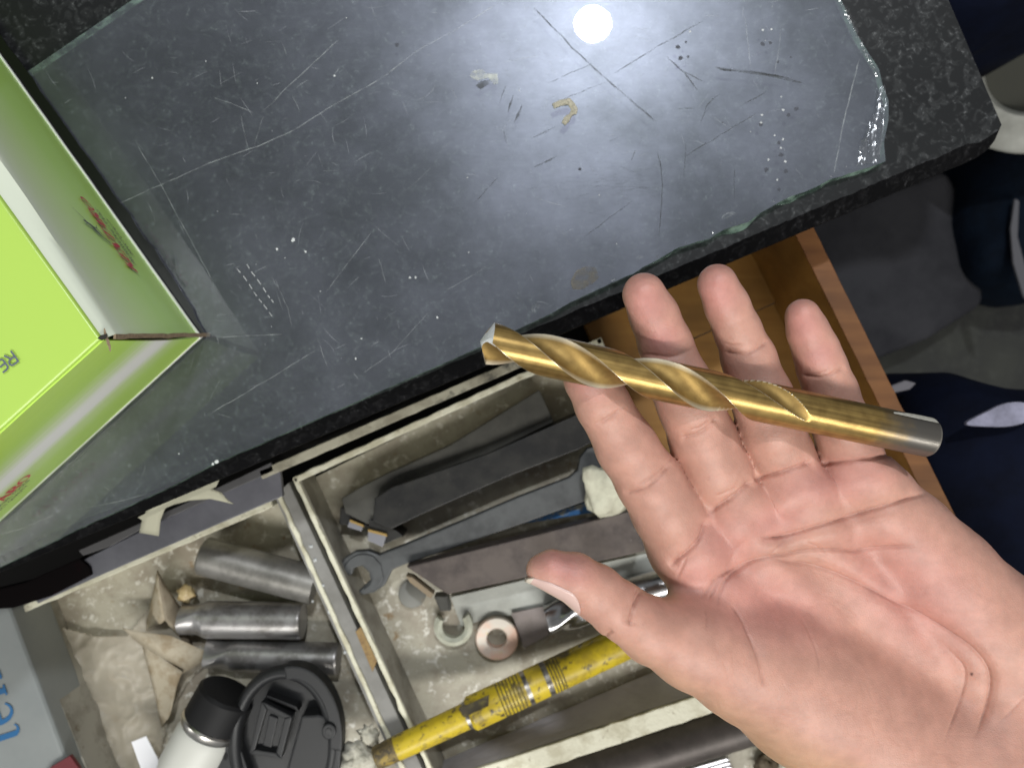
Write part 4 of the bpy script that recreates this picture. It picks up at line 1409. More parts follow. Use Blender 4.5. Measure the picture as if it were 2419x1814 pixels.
# yellow painted boring bar
M_yel = mat('worn_yellow_paint', (0.60, 0.45, 0.020), 0.42, noise=[(90, (0.44, 0.32, 0.025), 0.45, 0.60), (170, (0.10, 0.075, 0.03), 0.565, 0.64), (38, (0.14, 0.105, 0.04), 0.56, 0.66)])
M_yband = mat('bare_steel_band', (0.38, 0.36, 0.32), 0.4, 0.8, noise=(200, (0.12, 0.11, 0.10), 0.45, 0.6))
M_ygr = mat('grimy_yellow_groove', (0.16, 0.13, 0.04), 0.6)
ya, yb = W(886, 1791, 0.4900), W(1640, 1440, 0.5230)
ks = 0.505 / F


def along(px):
    t_ = (px - 886) / (1640 - 886)      # perspective along the sloping bar
    t_ = t_ * 0.4900 / (0.5230 + t_ * (0.4900 - 0.5230))
    return t_ * (yb - ya).length


prof = [(0, 0, 3), (0, 22 * ks, 3), (0.0010, 26 * ks, 3), (0.0140, 28 * ks, 0), (along(1096), 30 * ks, 0), (along(1100), 31 * ks, 1), (along(1108), 33 * ks, 0), (along(1114), 40 * ks, 0)]
for k in range(7):
    q = 1182 + k * 8
    prof += [(along(q), 40 * ks, 2), (along(q + 1.5), 38.8 * ks, 2), (along(q + 3), 40 * ks, 0)]
prof += [(along(1240), 40 * ks, 1), (along(1250), 40 * ks, 0), (along(1286), 40 * ks, 1), (along(1298), 39.5 * ks, 0)]
for k in range(4):
    q = 1302 + k * 7
    prof += [(along(q), 40 * ks, 2), (along(q + 1.5), 38.8 * ks, 2), (along(q + 3), 40 * ks, 0)]
prof += [((yb - ya).length, 40 * ks, 0), ((yb - ya).length, 0, 0)]
yb_t = thing('boring_bar', 'worn yellow painted steel bar with grooved bands in front of the copper ring', 'bar', ya)
o = obj('stepped_shaft', lathe(ya, yb, prof, 56), [M_yel, M_yband, M_ygr, mat('grimy_brown_end', (0.13, 0.095, 0.04), 0.6, noise=[(90, (0.30, 0.21, 0.04), 0.5, 0.62), (300, (0.05, 0.04, 0.025), 0.5, 0.66)])], yb_t)
sharp(o, 30)
# filed flat with bare metal on the thin end
x_, y_, z_ = frame_from(ya, yb)
up = Vector((0, 0, 1)); side = z_.cross(up).normalized()
if side.y < 0:
    side = -side
bm = bmesh.new()
P0 = ya + z_ * along(1092)
fl = []
for t_, h in ((along(1096) + 0.0003, 12), (along(1170), 16), (along(1178), 9)):
    pass
q = [ya + z_ * (along(1098)) + side * 30 * ks + up * 26 * ks, ya + z_ * along(1168) + side * 30 * ks + up * 26 * ks, ya + z_ * along(1160) + side * 12 * ks + up * 38.8 * ks, ya + z_ * along(1104) + side * 12 * ks + up * 38.8 * ks]
obj('worn_flat', prism_bm([p + up * 0.0006 + side * 0.0006 for p in q], [p - up * 0.004 for p in q]), mat('greasy_bare_metal', (0.085, 0.07, 0.045), 0.5, 0.3, noise=(200, (0.2, 0.17, 0.06), 0.5, 0.7)), yb_t)

# ------------------------------------------------------------------ in front of the tray's front wall
a, b_ = W(1180, 1890, 0.520), W(1778, 1708, 0.520)
r0 = 47 * 0.52 / F
o = obj('steel_rod', lathe(a, b_, [(0, 0), (0, r0), ((b_ - a).length - 0.0015, r0), ((b_ - a).length, r0 * 0.90), ((b_ - a).length, 0)], 48), mat('dark_brown_rod', (0.10, 0.085, 0.078), 0.5, 0.4, noise=[(50, (0.065, 0.055, 0.05), 0.42, 0.66), (300, (0.17, 0.155, 0.14), 0.64, 0.76)]), None)
tag(o, 'dark brown steel rod in front of the tray below the thumb base', 'rod')
sharp(o, 40)
al = thing('aluminium_channel', 'ribbed bright aluminium strip at the bottom edge below the dark brown rod', 'metal strip', W(1650, 1830, 0.53))
M_alu = mat('aluminium', (0.50, 0.50, 0.53), 0.38, 0.9)
for k in range(3):
    s_ = 9 * k
    obj('rib', slab([(1560 + s_ * 0.5, 1836 + s_), (1716 + s_ * 0.4, 1790 + s_ * 1.05), (1722 + s_ * 0.4, 1793 + s_ * 1.05), (1724 + s_ * 0.4, 1796 + s_ * 1.05), (1570 + s_ * 0.5, 1843 + s_)], 0.527, 0.006, 0.0004), M_alu, al)
obj('web', slab([(1545, 1830), (1712, 1782), (1735, 1830), (1600, 1900)], 0.531, 0.002), M_black, al)
o = glob('brown_scrap', 1812, 1806, 0.530, 26, mat('brown_scrap', (0.10, 0.075, 0.05), 0.8, noise=(200, (0.22, 0.18, 0.12), 0.5, 0.7)), None, 5.0, 0.5, 0.6, 2.5)
tag(o, 'small brown scrap at the bottom edge right of the aluminium strip', 'scrap')
M_tube = mat('milky_tube', (0.50, 0.49, 0.40), 0.45, noise=(50, (0.38, 0.36, 0.28), 0.4, 0.7))

# ------------------------------------------------------------------ left compartment
# crumpled translucent bag
m = bpy.data.materials.new('crumpled_bag')
m.use_nodes = True
nt = m.node_tree
b = nt.nodes['Principled BSDF']; b.inputs['Base Color'].default_value = (0.56, 0.51, 0.41, 1); b.inputs['Roughness'].default_value = 0.42
tr = nt.nodes.new('ShaderNodeBsdfTransparent'); mx = nt.nodes.new('ShaderNodeMixShader'); mx.inputs[0].default_value = 0.40
nt.links.new(tr.outputs[0], mx.inputs[1]); nt.links.new(b.outputs[0], mx.inputs[2]); nt.links.new(mx.outputs[0], nt.nodes['Material Output'].inputs[0])
M_bag = m


def crumple(name, label, poly, d0, hgt, m_, seed, freq=0.016, cat='bag', res=4.0):
    xs = [p[0] for p in poly]; ys = [p[1] for p in poly]
    bm = bmesh.new(); vs = {}
    nx, ny = int((max(xs) - min(xs)) / res) + 2, int((max(ys) - min(ys)) / res) + 2
    for i in range(nx):
        for j in range(ny):
            px, py = min(xs) + i * res, min(ys) + j * res
            if in_poly(px, py, poly):
                q = Vector((px * freq, py * freq, seed))
                h = abs(mnoise.noise(q)) + 0.5 * abs(mnoise.noise(q * 2.3)) + 0.22 * abs(mnoise.noise(q * 5.1))
                ridge = 1 - min(1, h * 1.6)
                vs[i, j] = bm.verts.new(W(px, py, d0 - hgt * ridge))
    for i in range(nx):
        for j in range(ny):
            q = [vs.get(k) for k in ((i, j), (i, j + 1), (i + 1, j + 1), (i + 1, j))]
            if all(q):
                bm.faces.new(q)
    o_ = obj(name, bm, m_, None, smooth=True)
    md_ = o_.modifiers.new('thickness', 'SOLIDIFY'); md_.thickness = 0.0003
    return tag(o_, label, cat)


crumple('plastic_bag', 'crumpled translucent plastic bag on the floor of the left compartment', [(110, 1470), (230, 1500), (300, 1500), (345, 1440), (372, 1390), (392, 1430), (440, 1500), (490, 1560), (440, 1620), (400, 1690), (380, 1790), (340, 1850), (280, 1850), (215, 1700), (150, 1560)], 0.5345, 0.0055, M_bag, 4.0, 0.0075)
# brown folded paper cone
fold = thing('paper_fold', 'beige folded paper standing beside the cutters in the left compartment', 'folded paper', W(400, 1520, 0.53))
M_fold = mat('oil_stained_paper', (0.40, 0.35, 0.26), 0.7, noise=[(60, (0.27, 0.21, 0.13), 0.45, 0.6)])


def leaf(name, tri, m_=M_fold):
    bm = bmesh.new()
    bm.faces.new([bm.verts.new(W(*p)) for p in tri])
    bmesh.ops.subdivide_edges(bm, edges=bm.edges[:], cuts=5, use_grid_fill=True)
    rough_edges(bm, 0.0012, 60, 3.0)
    bmesh.ops.recalc_face_normals(bm, faces=bm.faces)
    o_ = obj(name, bm, m_, fold, smooth=True)
    md_ = o_.modifiers.new('thickness', 'SOLIDIFY'); md_.thickness = 0.0003
    return o_


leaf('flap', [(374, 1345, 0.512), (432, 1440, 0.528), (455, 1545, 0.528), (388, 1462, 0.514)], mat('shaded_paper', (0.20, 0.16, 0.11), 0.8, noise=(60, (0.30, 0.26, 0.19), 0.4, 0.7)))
leaf('flap', [(374, 1345, 0.512), (388, 1465, 0.514), (345, 1490, 0.533), (352, 1430, 0.534)])
leaf('flap', [(290, 1482, 0.514), (400, 1500, 0.512), (500, 1545, 0.520), (430, 1590, 0.519), (330, 1520, 0.519)])
leaf('flap', [(335, 1520, 0.518), (430, 1585, 0.517), (400, 1690, 0.522), (385, 1720, 0.530)])
o = glob('amber_chip', 440, 1402, 0.524, 20, mat('amber_resin', (0.48, 0.38, 0.20), 0.4, noise=(200, (0.28, 0.19, 0.08), 0.4, 0.7)), None, 8.0, 0.8, 0.5, 1.8)
tag(o, 'small amber lump left of the plain grey rod', 'lump')
lab = obj('white_label', slab([(310, 1752), (345, 1738), (372, 1790), (390, 1850), (345, 1850)], 0.5100, 0.0008, 0.0002), mat('white_label', (0.80, 0.80, 0.83), 0.6), None)
tag(lab, 'small torn white label left of the white tube', 'label')

# white tube with metal collar and black cap
ta, tb = W(405, 1890, 0.4980), W(540, 1632, 0.4980)
L_ = (tb - ta).length
rw = 71 * 0.498 / F
tub = thing('white_tube', 'white plastic tube with black cap and silver collar in the left compartment', 'tube', ta)
k0 = L_ * 0.66
M_wpl = mat('white_plastic', (0.58, 0.58, 0.53), 0.45)
o = obj('tube_body', lathe(ta, tb, [(-0.03, rw * 0.90), (k0 * 0.42, rw * 0.94), (k0 * 0.43, rw * 1.0), (k0 * 0.90, rw * 0.99), (k0 * 0.98, rw * 0.92), (k0, rw * 0.75), (k0, 0)], 56), M_wpl, tub); sharp(o, 30)
o = obj('collar', lathe(ta, tb, [(k0, rw * 0.78), (k0 + 0.0006, rw * 0.99), (k0 + 0.0020, rw * 1.03), (k0 + 0.0045, rw * 1.03), (k0 + 0.0055, rw * 0.98), (k0 + 0.0055, 0.0)], 56), mat('brushed_collar', (0.60, 0.58, 0.54), 0.28, 1.0), tub); sharp(o, 30)
o = obj('cap', lathe(ta, tb, [(k0 + 0.0055, rw * 0.97), (k0 + 0.0065, rw * 1.0), (L_ - 0.002, rw * 0.97), (L_, rw * 0.88), (L_, 0)], 56), mat('black_cap', (0.008, 0.008, 0.0085), 0.6, spec=0.25), tub); sharp(o, 30)

# black round plastic shroud
blk = thing('round_black_cap', 'round black plastic cap with square buckle in the left compartment', 'cap', W(680, 1745, 0.50))
M_bpl = mat('black_plastic', (0.008, 0.0085, 0.009), 0.34, noise=(60, (0.014, 0.0145, 0.016), 0.4, 0.7), spec=0.35)
M_bpl2 = mat('charcoal_plastic', (0.017, 0.0175, 0.0185), 0.45, spec=0.35)
BD = 0.486


def ell(cx, cy, rx, ry, a0, a1, n_=26, rot=0):
    r_ = []
    for i in range(n_ + 1):
        a_ = R(a0 + (a1 - a0) * i / n_)
        u_, v_ = rx * math.cos(a_), ry * math.sin(a_)
        r_.append((cx + u_ * math.cos(R(rot)) - v_ * math.sin(R(rot)), cy + u_ * math.sin(R(rot)) + v_ * math.cos(R(rot))))
    return r_


obj('disc', slab(ell(672, 1750, 118, 165, 0, 360, 56)[:-1], BD + 0.012, 0.020, 0.001), M_bpl, blk)
# raised rim: swept torus-like ring
bm = bmesh.new()
rg = []
NR = 72
for k in range(NR):
    a_ = 2 * math.pi * k / NR
    cxy = (672 + 116 * math.cos(a_), 1752 + 166 * math.sin(a_))
    ctr = W(672, 1752, BD + 0.006); pc = W(cxy[0], cxy[1], BD + 0.006)
    dv = (pc - ctr); dv.z = 0; dv.normalize()
    rg.append([bm.verts.new(pc + dv * (0.0042 * math.cos(R(b0))) + Vector((0, 0, 0.0052 * math.sin(R(b0))))) for b0 in range(0, 360, 30)])
for k in range(NR):
    k2 = (k + 1) % NR
    for i in range(12):
        j = (i + 1) % 12
        bm.faces.new((rg[k][i], rg[k][j], rg[k2][j], rg[k2][i]))
bmesh.ops.recalc_face_normals(bm, faces=bm.faces)
obj('rim', bm, M_bpl2, blk, smooth=True)
# outer guard arc on the right and its lug
oa = ell(690, 1745, 118, 172, -100, 10, 22); ib = ell(690, 1745, 88, 140, 10, -100, 22)
obj('guard', slab(oa + ib, BD - 0.001, 0.012, 0.0012), M_bpl2, blk)
obj('guard_plate', slab([(712, 1690), (752, 1688), (790, 1700), (808, 1740), (800, 1850), (668, 1850)], BD + 0.002, 0.012, 0.0015), M_bpl2, blk)
lg = obj('lug', slab(ell(776, 1728, 17, 19, 0, 360, 24)[:-1], BD - 0.003, 0.010, 0.001), M_bpl2, blk)
obj('lug_hole', slab(ell(776, 1728, 8, 9, 0, 360, 20)[:-1], BD - 0.0034, 0.004, 0.0003), M_bpl, lg)
# buckle: dark recess with a raised frame
fr_o = [(618, 1656), (690, 1692), (664, 1792), (588, 1780)]
fr_i = [(630, 1674), (672, 1696), (652, 1778), (602, 1770)]
bk = obj('buckle', slab(fr_o, BD + 0.003, 0.010, 0.0008), M_bpl, blk)
for a, b_ in ((0, 1), (1, 2), (2, 3), (3, 0)):
    obj('buckle_bar', slab([fr_o[a], fr_o[b_], fr_i[b_], fr_i[a]], BD - 0.001, 0.005, 0.0007), M_bpl2, bk)
obj('buckle_slot', slab([(636, 1688), (656, 1696), (640, 1766), (620, 1760)], BD + 0.0015, 0.003, 0.0006), M_bpl2, bk)
obj('slit', slab([(628, 1640), (700, 1668), (706, 1680), (630, 1650)], BD + 0.004, 0.01, 0.0008), mat('deep_black', (0.004, 0.004, 0.005), 0.6), blk)
tb_ = obj('side_tab', slab([(560, 1745), (528, 1760), (505, 1800), (495, 1860), (600, 1860)], BD + 0.004, 0.010, 0.0012), M_bpl2, blk)
obj('tab_hole', slab(ell(532, 1786, 6, 9, 0, 360, 18)[:-1], BD + 0.0036, 0.002, 0.0002), mat('hole_black', (0.003, 0.003, 0.003), 0.8), tb_)

# ------------------------------------------------------------------ right background, low down
M_navy = mat('navy_cloth', (0.004, 0.006, 0.016), 0.9, noise=(30, (0.003, 0.004, 0.009), 0.4, 0.7), bump=(60, 0.3, 0.004), spec=0.08)
M_navy2 = mat('navy_cloth_worn', (0.004, 0.008, 0.016), 0.85, noise=(30, (0.003, 0.005, 0.009), 0.4, 0.7), bump=(60, 0.3, 0.004), spec=0.08)


def drape(name, label, poly, d, drop, m_, seed, cat='cloth', amp=0.010):
    """soft upright cloth mass: outline at depth d, bulging top, falling to the floor"""
    xs = [p[0] for p in poly]; ys = [p[1] for p in poly]
    n_ = len(poly)
    P = np.array(poly, float)
    for _ in range(3):
        Q = []
        for i in range(len(P)):
            a_, c_ = P[i], P[(i + 1) % len(P)]
            Q += [a_ * 0.75 + c_ * 0.25, a_ * 0.25 + c_ * 0.75]
        P = np.array(Q)
    cen = P.mean(axis=0)
    bm = bmesh.new(); loops = []
    for s_, dz in ((0.0, 0.050), (0.35, 0.046), (0.65, 0.034), (0.85, 0.018), (0.95, 0.004), (1.0, -0.02), (1.0, -0.10), (0.98, -0.25), (0.96, -drop)):
        row = []
        if s_ == 0:
            c = W(cen[0], cen[1], d) + Vector((0, 0, dz)); row = [bm.verts.new(c)]
        else:
            for q in P:
                p = W(cen[0] + (q[0] - cen[0]) * s_, cen[1] + (q[1] - cen[1]) * s_, d) + Vector((0, 0, dz))
                p += mnoise.noise_vector(p * 14 + Vector((seed, 0, 0))) * amp
                row.append(bm.verts.new(p))
        loops.append(row)
    N_ = len(P)
    for i in range(N_):
        bm.faces.new((loops[0][0], loops[1][i], loops[1][(i + 1) % N_]))
    for a_, c_ in zip(loops[1:-1], loops[2:]):
        for i in range(N_):
            j = (i + 1) % N_
            bm.faces.new((a_[j], a_[i], c_[i], c_[j]))
    bmesh.ops.recalc_face_normals(bm, faces=bm.faces)
    o_ = obj(name, bm, m_, None, smooth=True)
    return tag(o_, label, cat)


dr1 = drape('navy_cloth', 'dark navy fabric with a white patch right of the wooden drawer', [(2150, 940), (2240, 880), (2340, 885), (2480, 920), (2800, 1000), (2800, 1600), (2450, 1600), (2330, 1450), (2220, 1240), (2130, 1040)], 0.60, 0.62, M_navy, 1.0)
pt = bmesh.new()
pp = [(2268, 1004), (2330, 974), (2372, 952), (2420, 948), (2460, 970), (2430, 995), (2390, 1008), (2330, 1008)]
for _ in range(3):
    qq = []
    for i_ in range(len(pp)):
        a_, c_ = pp[i_], pp[(i_ + 1) % len(pp)]
        qq += [(a_[0] * 0.75 + c_[0] * 0.25, a_[1] * 0.75 + c_[1] * 0.25), (a_[0] * 0.25 + c_[0] * 0.75, a_[1] * 0.25 + c_[1] * 0.75)]
    pp = qq
bm = slab(pp, 0.5460, 0.003)
obj('white_patch', bm, mat('white_cloth_patch', (0.15, 0.15, 0.20), 0.8, noise=(60, (0.30, 0.30, 0.40), 0.4, 0.7)), dr1)
bm = slab([(2104, 912), (2140, 898), (2165, 905), (2150, 920), (2112, 928)], 0.60, 0.003, 0.001)
o = obj('white_scrap', bm, mat('dim_white', (0.13, 0.125, 0.14), 0.8), None)
tag(o, 'small pale scrap between the drawer side and the navy fabric', 'scrap')
dr2 = drape('navy_cloth', 'navy fabric heap with a grey stripe on the floor below the counter corner', [(2320, 325), (2400, 330), (2520, 340), (2620, 480), (2560, 720), (2400, 690), (2300, 650), (2288, 560), (2292, 470)], 1.16, 0.10, M_navy2, 5.0)
bm = slab([(2398, 470), (2408, 475), (2404, 560), (2425, 640), (2440, 720), (2418, 700), (2394, 620), (2388, 540)], 1.105, 0.004, 0.0005)
obj('side_stripe', bm, mat('grey_stripe', (0.09, 0.09, 0.10), 0.8), dr2)
o = drape('navy_cloth', 'dark navy fabric at the top right corner beyond the counter', [(2150, -300), (2700, -300), (2700, -10), (2419, 40), (2300, 70), (2200, 40)], 0.72, 0.03, M_navy, 9.0)
stool = thing('white_basin', 'round white plastic rim with dark inside beyond the counter corner', 'basin', W(2455, 150, 0.9))
c0_, c1_ = W(2455, 205, 1.02), W(2455, 205, 0.90)
sr = 0.90 / F
M_wst = mat('white_painted_rim', (0.24, 0.24, 0.21), 0.6, noise=(20, (0.40, 0.40, 0.36), 0.4, 0.7))
hgt_ = (c1_ - c0_).length
o = obj('rim', lathe(W(2455, 150, 1.30), W(2455, 150, 0.90), [(0, 170 * sr), (0.40, 225 * sr), (0.403, 215 * sr), (0.400, 130 * sr), (0.30, 118 * sr)], 64), M_wst, stool); sharp(o, 40)
o = obj('inside', lathe(W(2455, 150, 1.30), W(2455, 150, 0.90), [(0.36, 0.0), (0.36, 126 * sr)], 64), mat('dark_olive_inside', (0.035, 0.035, 0.026), 0.8), stool)
# low grey platform on the floor right of the drawer
pl = obj('floor_platform', slab([(1500, 640), (2240, 395), (2285, 480), (2330, 600), (2330, 720), (2200, 800), (1700, 1000)], 1.20, 0.095, 0.02, 4), mat('platform_grey', (0.040, 0.040, 0.045), 0.8, noise=(9, (0.024, 0.024, 0.028), 0.4, 0.62), spec=0.15), None)
tag(pl, 'low dark grey platform standing on the floor right of the drawer', 'platform')

# ------------------------------------------------------------------ drill bit
DRL = W(1131, 806, 0.2462)        # point end
DRR = W(2196, 1034, 0.2680)       # shank end
DR_R = 0.00672
dr_axis = (DRR - DRL).normalized()
dr_len = (DRR - DRL).length


def drill_mesh():
    ux = dr_axis.cross(Vector((0, 0, 1))).normalized()
    uy = ux.cross(dr_axis).normalized()          # towards the camera
    if uy.z < 0:
        uy = -uy
    NA, NZ = 220, 560
    lead = 0.0745
    flute_end = 0.112
    th0 = R(122)
    bm = bmesh.new()
    lay = bm.verts.layers.float.new('lip')
    rings_ = []

    def radius(ph, z):
        """radius at angle ph (flute frame) and fade of the flutes towards the shank"""
        fade = 1.0
        if z > flute_end - 0.030:
            fade = max(0.0, 1 - (z - (flute_end - 0.030)) / 0.030) ** 0.9
        r = 1.0
        for k in range(2):
            d = (ph - k * math.pi + math.pi) % (2 * math.pi) - math.pi
            # circular groove cut: sharp lips on both sides
            hw = R(49)
            cdist, cr = 1.24, 0.92            # groove circle centre and radius (units of R)
            if abs(d) < R(80):
                cc = cdist + (1 - fade) * (cr + 1.0 - cdist + 0.05)
                s2 = cr * cr - (cc * math.sin(d)) ** 2
                if s2 > 0:
                    rr = cc * math.cos(d) - math.sqrt(s2)
                    r = min(r, max(0.18, rr))
            # narrow margin land: the body behind it is relieved a hair
        return r * DR_R
    for j in range(NZ + 1):
        z = dr_len * j / NZ
        tw = 2 * math.pi * z / lead
        row = []
        for i in range(NA):
            ph = 2 * math.pi * i / NA           # columns follow the helix so the lips stay crisp
            a = ph - tw - th0
            r = radius(ph, z)
            zz = z
            cone = (r / DR_R) * 0.0036          # point: ground back by the 118 degree cone
            zz = max(z, cone) if z < 0.0045 else z
            if z > dr_len - 0.0006:
                r -= 0.0004
            p = DRL + dr_axis * zz + ux * (r * math.cos(a)) + uy * (r * math.sin(a))
            row.append(bm.verts.new(p))
        rings_.append(row)
    c0 = bm.verts.new(DRL + dr_axis * 0.0004)
    c1 = bm.verts.new(DRR)
    for i in range(NA):
        k = (i + 1) % NA
        f_ = bm.faces.new((c0, rings_[0][k], rings_[0][i])); f_.material_index = 1
        f_ = bm.faces.new((c1, rings_[-1][i], rings_[-1][k])); f_.material_index = 2
    for j in range(NZ):
        for i in range(NA):
            k = (i + 1) % NA
            bm.faces.new((rings_[j][i], rings_[j][k], rings_[j + 1][k], rings_[j + 1][i]))
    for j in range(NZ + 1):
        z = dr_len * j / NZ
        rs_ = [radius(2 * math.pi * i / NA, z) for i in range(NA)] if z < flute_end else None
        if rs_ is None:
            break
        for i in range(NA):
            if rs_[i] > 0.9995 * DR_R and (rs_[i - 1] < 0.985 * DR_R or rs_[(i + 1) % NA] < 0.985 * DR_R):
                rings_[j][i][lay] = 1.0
    bmesh.ops.remove_doubles(bm, verts=bm.verts, dist=1e-6)
    bmesh.ops.recalc_face_normals(bm, faces=bm.faces)
    for f_ in bm.faces:
        f_.smooth = True
        cz = (f_.calc_center_median() - DRL).dot(dr_axis)
        if cz < 0.0050 and f_.normal.dot(dr_axis) < -0.35:
            f_.material_index = 1
    return bm


def drill_material():
    m_ = bpy.data.materials.new('gold_titanium_coating')
    m_.use_nodes = True
    t_ = m_.node_tree
    b_ = t_.nodes['Principled BSDF']
    b_.inputs['Metallic'].default_value = 0.82
    b_.inputs['Roughness'].default_value = 0.33
    geo_ = t_.nodes.new('ShaderNodeNewGeometry')
    # position along and across the axis
    sub = t_.nodes.new('ShaderNodeVectorMath'); sub.operation = 'SUBTRACT'; sub.inputs[1].default_value = DRL
    t_.links.new(geo_.outputs['Position'], sub.inputs[0])
    dot = t_.nodes.new('ShaderNodeVectorMath'); dot.operation = 'DOT_PRODUCT'; dot.inputs[1].default_value = dr_axis
    t_.links.new(sub.outputs[0], dot.inputs[0])
    # distance from axis: lathe-ground outside is streaky, flute floor is satin
    sc = t_.nodes.new('ShaderNodeVectorMath'); sc.operation = 'SCALE'; sc.inputs[0].default_value = dr_axis
    t_.links.new(dot.outputs['Value'], sc.inputs['Scale'])
    perp = t_.nodes.new('ShaderNodeVectorMath'); perp.operation = 'SUBTRACT'
    t_.links.new(sub.outputs[0], perp.inputs[0]); t_.links.new(sc.outputs[0], perp.inputs[1])
    ln = t_.nodes.new('ShaderNodeVectorMath'); ln.operation = 'LENGTH'
    t_.links.new(perp.outputs[0], ln.inputs[0])
    nz = t_.nodes.new('ShaderNodeTexNoise'); nz.inputs['Scale'].default_value = 900; nz.inputs['Detail'].default_value = 3
    sc2 = t_.nodes.new('ShaderNodeVectorMath'); sc2.operation = 'SCALE'; sc2.inputs[0].default_value = dr_axis
    m2 = t_.nodes.new('ShaderNodeMath'); m2.operation = 'MULTIPLY'; m2.inputs[1].default_value = 0.012
    t_.links.new(dot.outputs['Value'], m2.inputs[0]); t_.links.new(m2.outputs[0], sc2.inputs['Scale'])
    addv = t_.nodes.new('ShaderNodeVectorMath'); addv.operation = 'ADD'
    t_.links.new(perp.outputs[0], addv.inputs[0]); t_.links.new(sc2.outputs[0], addv.inputs[1])
    t_.links.new(addv.outputs[0], nz.inputs['Vector'])
    outer = t_.nodes.new('ShaderNodeMapRange'); outer.inputs[1].default_value = DR_R * 0.955; outer.inputs[2].default_value = DR_R * 0.985
    t_.links.new(ln.outputs['Value'], outer.inputs[0])
    # blotchy heat tint
    nb = t_.nodes.new('ShaderNodeTexNoise'); nb.inputs['Scale'].default_value = 260; nb.inputs['Detail'].default_value = 6
    t_.links.new(geo_.outputs['Position'], nb.inputs['Vector'])
    cr = t_.nodes.new('ShaderNodeValToRGB')
    cr.color_ramp.elements[0].position = 0.32; cr.color_ramp.elements[0].color = (0.29, 0.188, 0.062, 1)
    cr.color_ramp.elements[1].position = 0.62; cr.color_ramp.elements[1].color = (0.40, 0.268, 0.090, 1)
    t_.links.new(nb.outputs['Fac'], cr.inputs[0])
    st = t_.nodes.new('ShaderNodeMapRange'); st.inputs[1].default_value = 0.35; st.inputs[2].default_value = 0.65; st.inputs[3].default_value = 0.72; st.inputs[4].default_value = 1.25
    t_.links.new(nz.outputs['Fac'], st.inputs[0])
    stm = t_.nodes.new('ShaderNodeMix'); stm.data_type = 'FLOAT'; stm.inputs[2].default_value = 0.92
    t_.links.new(outer.outputs[0], stm.inputs[0]); t_.links.new(st.outputs[0], stm.inputs[3])
    mulc = t_.nodes.new('ShaderNodeVectorMath'); mulc.operation = 'SCALE'
    t_.links.new(cr.outputs[0], mulc.inputs[0]); t_.links.new(stm.outputs[0], mulc.inputs['Scale'])
    # bare steel at the shank end, ragged border
    ns = t_.nodes.new('ShaderNodeTexNoise'); ns.inputs['Scale'].default_value = 220; ns.inputs['Detail'].default_value = 5
    t_.links.new(geo_.outputs['Position'], ns.inputs['Vector'])
    ma = t_.nodes.new('ShaderNodeMath'); ma.operation = 'MULTIPLY_ADD'; ma.inputs[1].default_value = 0.014
    t_.links.new(ns.outputs['Fac'], ma.inputs[0]); t_.links.new(dot.outputs['Value'], ma.inputs[2])
    ms = t_.nodes.new('ShaderNodeMapRange'); ms.inputs[1].default_value = dr_len - 0.018; ms.inputs[2].default_value = dr_len - 0.0035
    t_.links.new(ma.outputs[0], ms.inputs[0])
    mx_ = t_.nodes.new('ShaderNodeMix'); mx_.data_type = 'RGBA'
    mx_.inputs[7].default_value = (0.17, 0.158, 0.14, 1)
    t_.links.new(ms.outputs[0], mx_.inputs[0]); t_.links.new(mulc.outputs[0], mx_.inputs[6])
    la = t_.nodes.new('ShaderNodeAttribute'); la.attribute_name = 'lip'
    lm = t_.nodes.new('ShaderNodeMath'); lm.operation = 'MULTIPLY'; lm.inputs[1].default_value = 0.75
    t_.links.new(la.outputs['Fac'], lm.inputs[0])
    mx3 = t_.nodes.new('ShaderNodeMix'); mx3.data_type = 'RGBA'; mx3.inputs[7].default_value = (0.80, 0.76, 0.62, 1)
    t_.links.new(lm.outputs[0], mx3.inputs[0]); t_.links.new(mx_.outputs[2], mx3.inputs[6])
    t_.links.new(mx3.outputs[2], b_.inputs['Base Color'])
    # streak bump on the ground outside, grain in the flutes
    ng = t_.nodes.new('ShaderNodeTexNoise'); ng.inputs['Scale'].default_value = 2600; ng.inputs['Detail'].default_value = 2
    t_.links.new(geo_.outputs['Position'], ng.inputs['Vector'])
    hm = t_.nodes.new('ShaderNodeMix'); hm.data_type = 'FLOAT'
    t_.links.new(outer.outputs[0], hm.inputs[0]); t_.links.new(ng.outputs['Fac'], hm.inputs[2]); t_.links.new(nz.outputs['Fac'], hm.inputs[3])
    bp = t_.nodes.new('ShaderNodeBump'); bp.inputs['Strength'].default_value = 0.40; bp.inputs['Distance'].default_value = 0.00014
    t_.links.new(hm.outputs[0], bp.inputs['Height']); t_.links.new(bp.outputs[0], b_.inputs['Normal'])
    rr = t_.nodes.new('ShaderNodeMapRange'); rr.inputs[3].default_value = 0.56; rr.inputs[4].default_value = 0.33
    t_.links.new(outer.outputs[0], rr.inputs[0]); t_.links.new(rr.outputs[0], b_.inputs['Roughness'])
    return m_


M_gold = drill_material()
M_ground = mat('freshly_ground_steel', (0.84, 0.85, 0.88), 0.40, 0.10, bump=(1800, 0.15, 0.0002))
M_steel_end = mat('sawn_steel_end', (0.45, 0.44, 0.42), 0.45, 1.0)
drill = thing('drill_bit', 'gold coated twist drill bit with bare steel shank end lying across the fingers', 'drill bit', (DRL + DRR) / 2)
o = obj('fluted_body', drill_mesh(), [M_gold, M_ground, M_steel_end], drill)
o.data.set_sharp_from_angle(angle=R(38))
